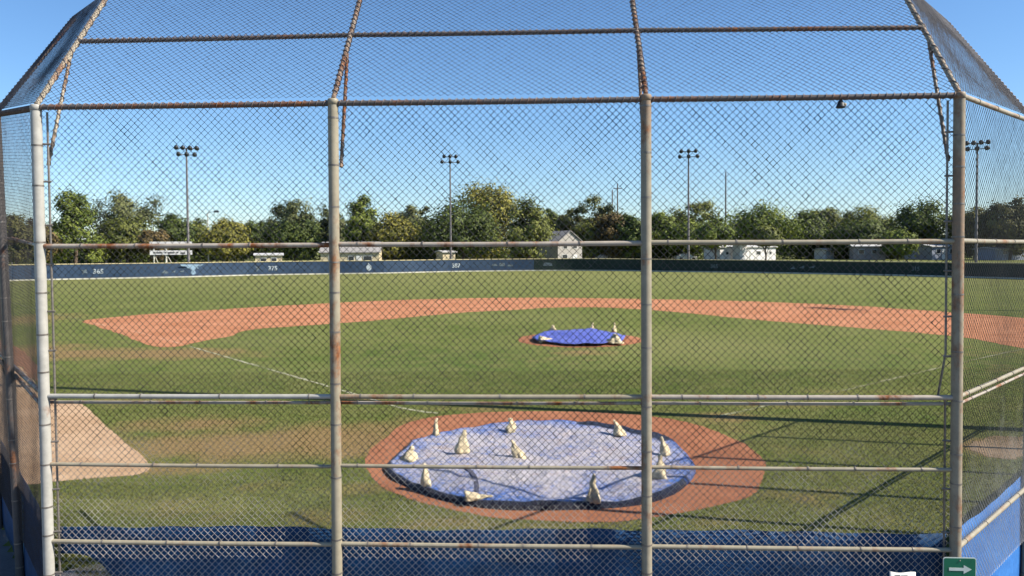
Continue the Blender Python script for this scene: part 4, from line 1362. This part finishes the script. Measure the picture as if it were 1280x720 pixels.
def tree(u, vtop, wpx, Y, kind, col, label, h0=1.2, nleaf=3600, seed=0, leaf=.30, name='tree', cat='tree'):
    rng = np.random.default_rng(seed + 100)
    b_ = at(u, 318, Y)
    z0 = tz(b_.x, b_.y)
    h = at(u, vtop, Y).z - z0
    w = wpx * Y / FPX
    o = thing(name, label, cat, (b_.x, b_.y, z0 - .05), 0, 'trees beyond the outfield fence')
    mb = MB()
    r0 = .028 * h if kind != 'airy' else .022 * h
    P, T, cl, O = crown_points(kind, w, h, h0, rng, nleaf)
    top = .8 if kind == 'cone' else .55
    pts = [(0, 0, 0), (.02 * w, 0, h * .2), (-.01 * w, .02 * w, h * .4), (.01 * w, 0, h * top)]
    mb.tube(pts, [r0, r0 * .8, r0 * .6, r0 * .2], 8)
    sel = rng.choice(len(cl), min(len(cl), 12 if kind == 'airy' else 7), replace=False)
    for q in sel:
        c = cl[q]
        s = rng.uniform(.2, .45) * h
        a = Vector((0, 0, s)); e = Vector(c)
        mid = a.lerp(e, .5) + Vector((0, 0, .06 * h))
        mb.tube([a, mid, e], [r0 * .4, r0 * .24, r0 * .06], 6)
    mb.build('trunk', MT['bark'], o)
    S = leaf * rng.uniform(.65, 1.35, len(P)) * (Y / 160) ** .5
    V, Fc = leaf_arrays(P, S, rng=rng, out=O)
    np_mesh('crown', V, Fc, LEAF[col], o, attr=('tint', T))
    return o
TREES = [
 (20, 268, 50, 125, 'wide', 'brown', 'brownish tree behind the left wing mesh, at the left edge'),
 (48, 276, 36, 140, 'round', 'red', 'rusty brown tree just left of the left corner post'),
 (94, 240, 76, 150, 'cone', 'green', 'dense green cone shaped tree right of the left corner post'),
 (160, 233, 98, 168, 'airy', 'greyg', 'tall wide open crowned tree left of the scoreboard'),
 (158, 268, 74, 160, 'wide', 'olive', 'lower olive tree under the tall open crowned one'),
 (193, 284, 30, 150, 'round', 'red', 'small reddish tree directly above the scoreboard'),
 (219, 266, 44, 156, 'round', 'dark', 'dark round tree behind the scoreboard light tower'),
 (248, 275, 36, 170, 'round', 'olive', 'olive tree between the scoreboard tower and the slim street lamp'),
 (284, 273, 52, 152, 'round', 'yellow', 'light yellow green tree right of the slim street lamp'),
 (322, 277, 42, 175, 'round', 'dark', 'low dark tree between the yellow green one and a grey airy one'),
 (370, 243, 82, 165, 'airy', 'greyg', 'grey green airy tree left of the second pole'),
 (368, 268, 70, 160, 'wide', 'dark', 'dark lower tree beneath the grey airy one'),
 (416, 262, 40, 172, 'round', 'greyg', 'grey green tree right behind the second pole'),
 (454, 246, 60, 158, 'cone', 'green', 'green cone shaped tree right of the second pole'),
 (492, 270, 62, 152, 'round', 'yellow', 'low tree with golden leaves right of the green cone'),
 (517, 250, 56, 180, 'airy', 'greyg', 'open tufted tree standing behind the golden one'),
 (528, 276, 44, 170, 'round', 'olive', 'olive tree left of the second light tower'),
 (578, 251, 100, 150, 'round', 'dark', 'big dark round tree right behind the second light tower'),
 (612, 229, 92, 166, 'round', 'yellow', 'tallest yellow green tree in the middle'),
 (660, 252, 58, 141, 'round', 'olive', 'olive tree left of the grey gabled house'),
 (692, 257, 34, 180, 'round', 'dark', 'dark tree top behind the grey gabled house'),
 (706, 268, 34, 172, 'round', 'brown', 'brownish tree just above the gabled roof'),
 (741, 247, 66, 168, 'airy', 'greyg', 'grey open tree right of the gabled house'),
 (741, 272, 54, 163, 'wide', 'olive', 'olive tree below the grey open one right of the gabled house'),
 (765, 265, 48, 160, 'round', 'red', 'reddish tree below the pair of utility poles'),
 (790, 266, 46, 158, 'round', 'dark', 'dark green tree left of the third pole'),
 (826, 265, 36, 164, 'round', 'green', 'green tree just right of the third pole'),
 (860, 249, 70, 168, 'airy', 'olive', 'open olive tree behind the third light tower'),
 (860, 272, 72, 160, 'wide', 'green', 'lower green tree under the open olive one at the third light tower'),
 (894, 274, 40, 141, 'round', 'green', 'green tree below the lone bare pole'),
 (952, 259, 96, 164, 'round', 'green', 'broad round green tree above the long white mobile home'),
 (957, 284, 30, 140, 'round', 'olive', 'small olive tree in front of the long white mobile home'),
 (1012, 266, 50, 172, 'round', 'dark', 'dark tree right of the broad round one'),
 (1026, 252, 46, 180, 'round', 'olive', 'taller olive tree right of the broad round one'),
 (1082, 256, 84, 178, 'wide', 'olive', 'wide open topped olive tree left of the dark dome'),
 (1078, 276, 82, 164, 'wide', 'dark', 'low wide dark tree above the grey mobile home'),
 (1154, 251, 80, 162, 'round', 'dark', 'dark dome shaped tree left of the right corner post'),
 (1122, 289, 40, 148, 'round', 'green', 'small light green tree between two mobile homes'),
 (1218, 258, 58, 150, 'round', 'brown', 'brownish tree seen through the right wing beside its corner post'),
 (1262, 247, 70, 140, 'wide', 'brown', 'large brownish tree at the right edge seen through the wing'),
]
for i, (u, vt, w, Y, kd, cl_, lab) in enumerate(TREES):
    dense = kd in ('round', 'wide')
    tree(u, vt, w, Y, kd, cl_, lab, h0=3.4 if u in (894, 957, 952) else (1.0 if kd != 'airy' else 3.5), nleaf=11000 if dense else (9500 if kd == 'cone' else 6500), seed=i, leaf=.30 if kd != 'airy' else .27)

def mass(name, label, u0, u1, Y0, Y1, zlo, zhi, n, col, leaf, seed):
    rng = np.random.default_rng(seed)
    m = 40
    nc = n // m
    uu = rng.uniform(u0, u1, nc); yy = rng.uniform(Y0, Y1, nc)
    C = np.array([tuple(at(u, 318, Y)) for u, Y in zip(uu, yy)])
    hh = zlo + (zhi - zlo) * (.55 + .3 * np.sin(uu * .045 + 1) + .25 * np.sin(uu * .013 + 2)) * rng.random(nc) ** .7
    C[:, 2] = terr(C[:, 0], C[:, 1]) + hh
    P = (C[:, None, :] + rng.normal(0, 1, (nc, m, 3)) * np.array([1.3, 1.0, .75])).reshape(-1, 3)
    P[:, 2] = np.maximum(P[:, 2], terr(P[:, 0], P[:, 1]) + .1)
    T = np.clip(np.repeat(rng.normal(.4, .25, nc), m) + rng.normal(0, .15, nc * m), 0, 1)
    V, Fc = leaf_arrays(P, leaf * rng.uniform(.6, 1.3, len(P)), rng=rng)
    o = np_mesh(name, V, Fc, LEAF[col], attr=('tint', T))
    tag(o, label, None, None, 'stuff')
mass('distant_woodland', 'dark far woodland filling the gaps behind the trees', -120, 1400, 205, 235, .5, 9.5, 64000, 'dark', .55, 1)
mass('undergrowth', 'dark undergrowth at the foot of the trees behind the left half of the fence', -120, 312, 166, 178, .2, 4.5, 16000, 'dark', .35, 2)
mass('undergrowth', 'dark undergrowth at the foot of the trees behind the middle of the fence', 472, 880, 170, 180, .2, 4.5, 20000, 'dark', .35, 3)
mass('undergrowth', 'dark undergrowth at the foot of the trees behind the right half of the fence', 978, 1400, 168, 180, .2, 4.0, 20000, 'dark', .35, 4)
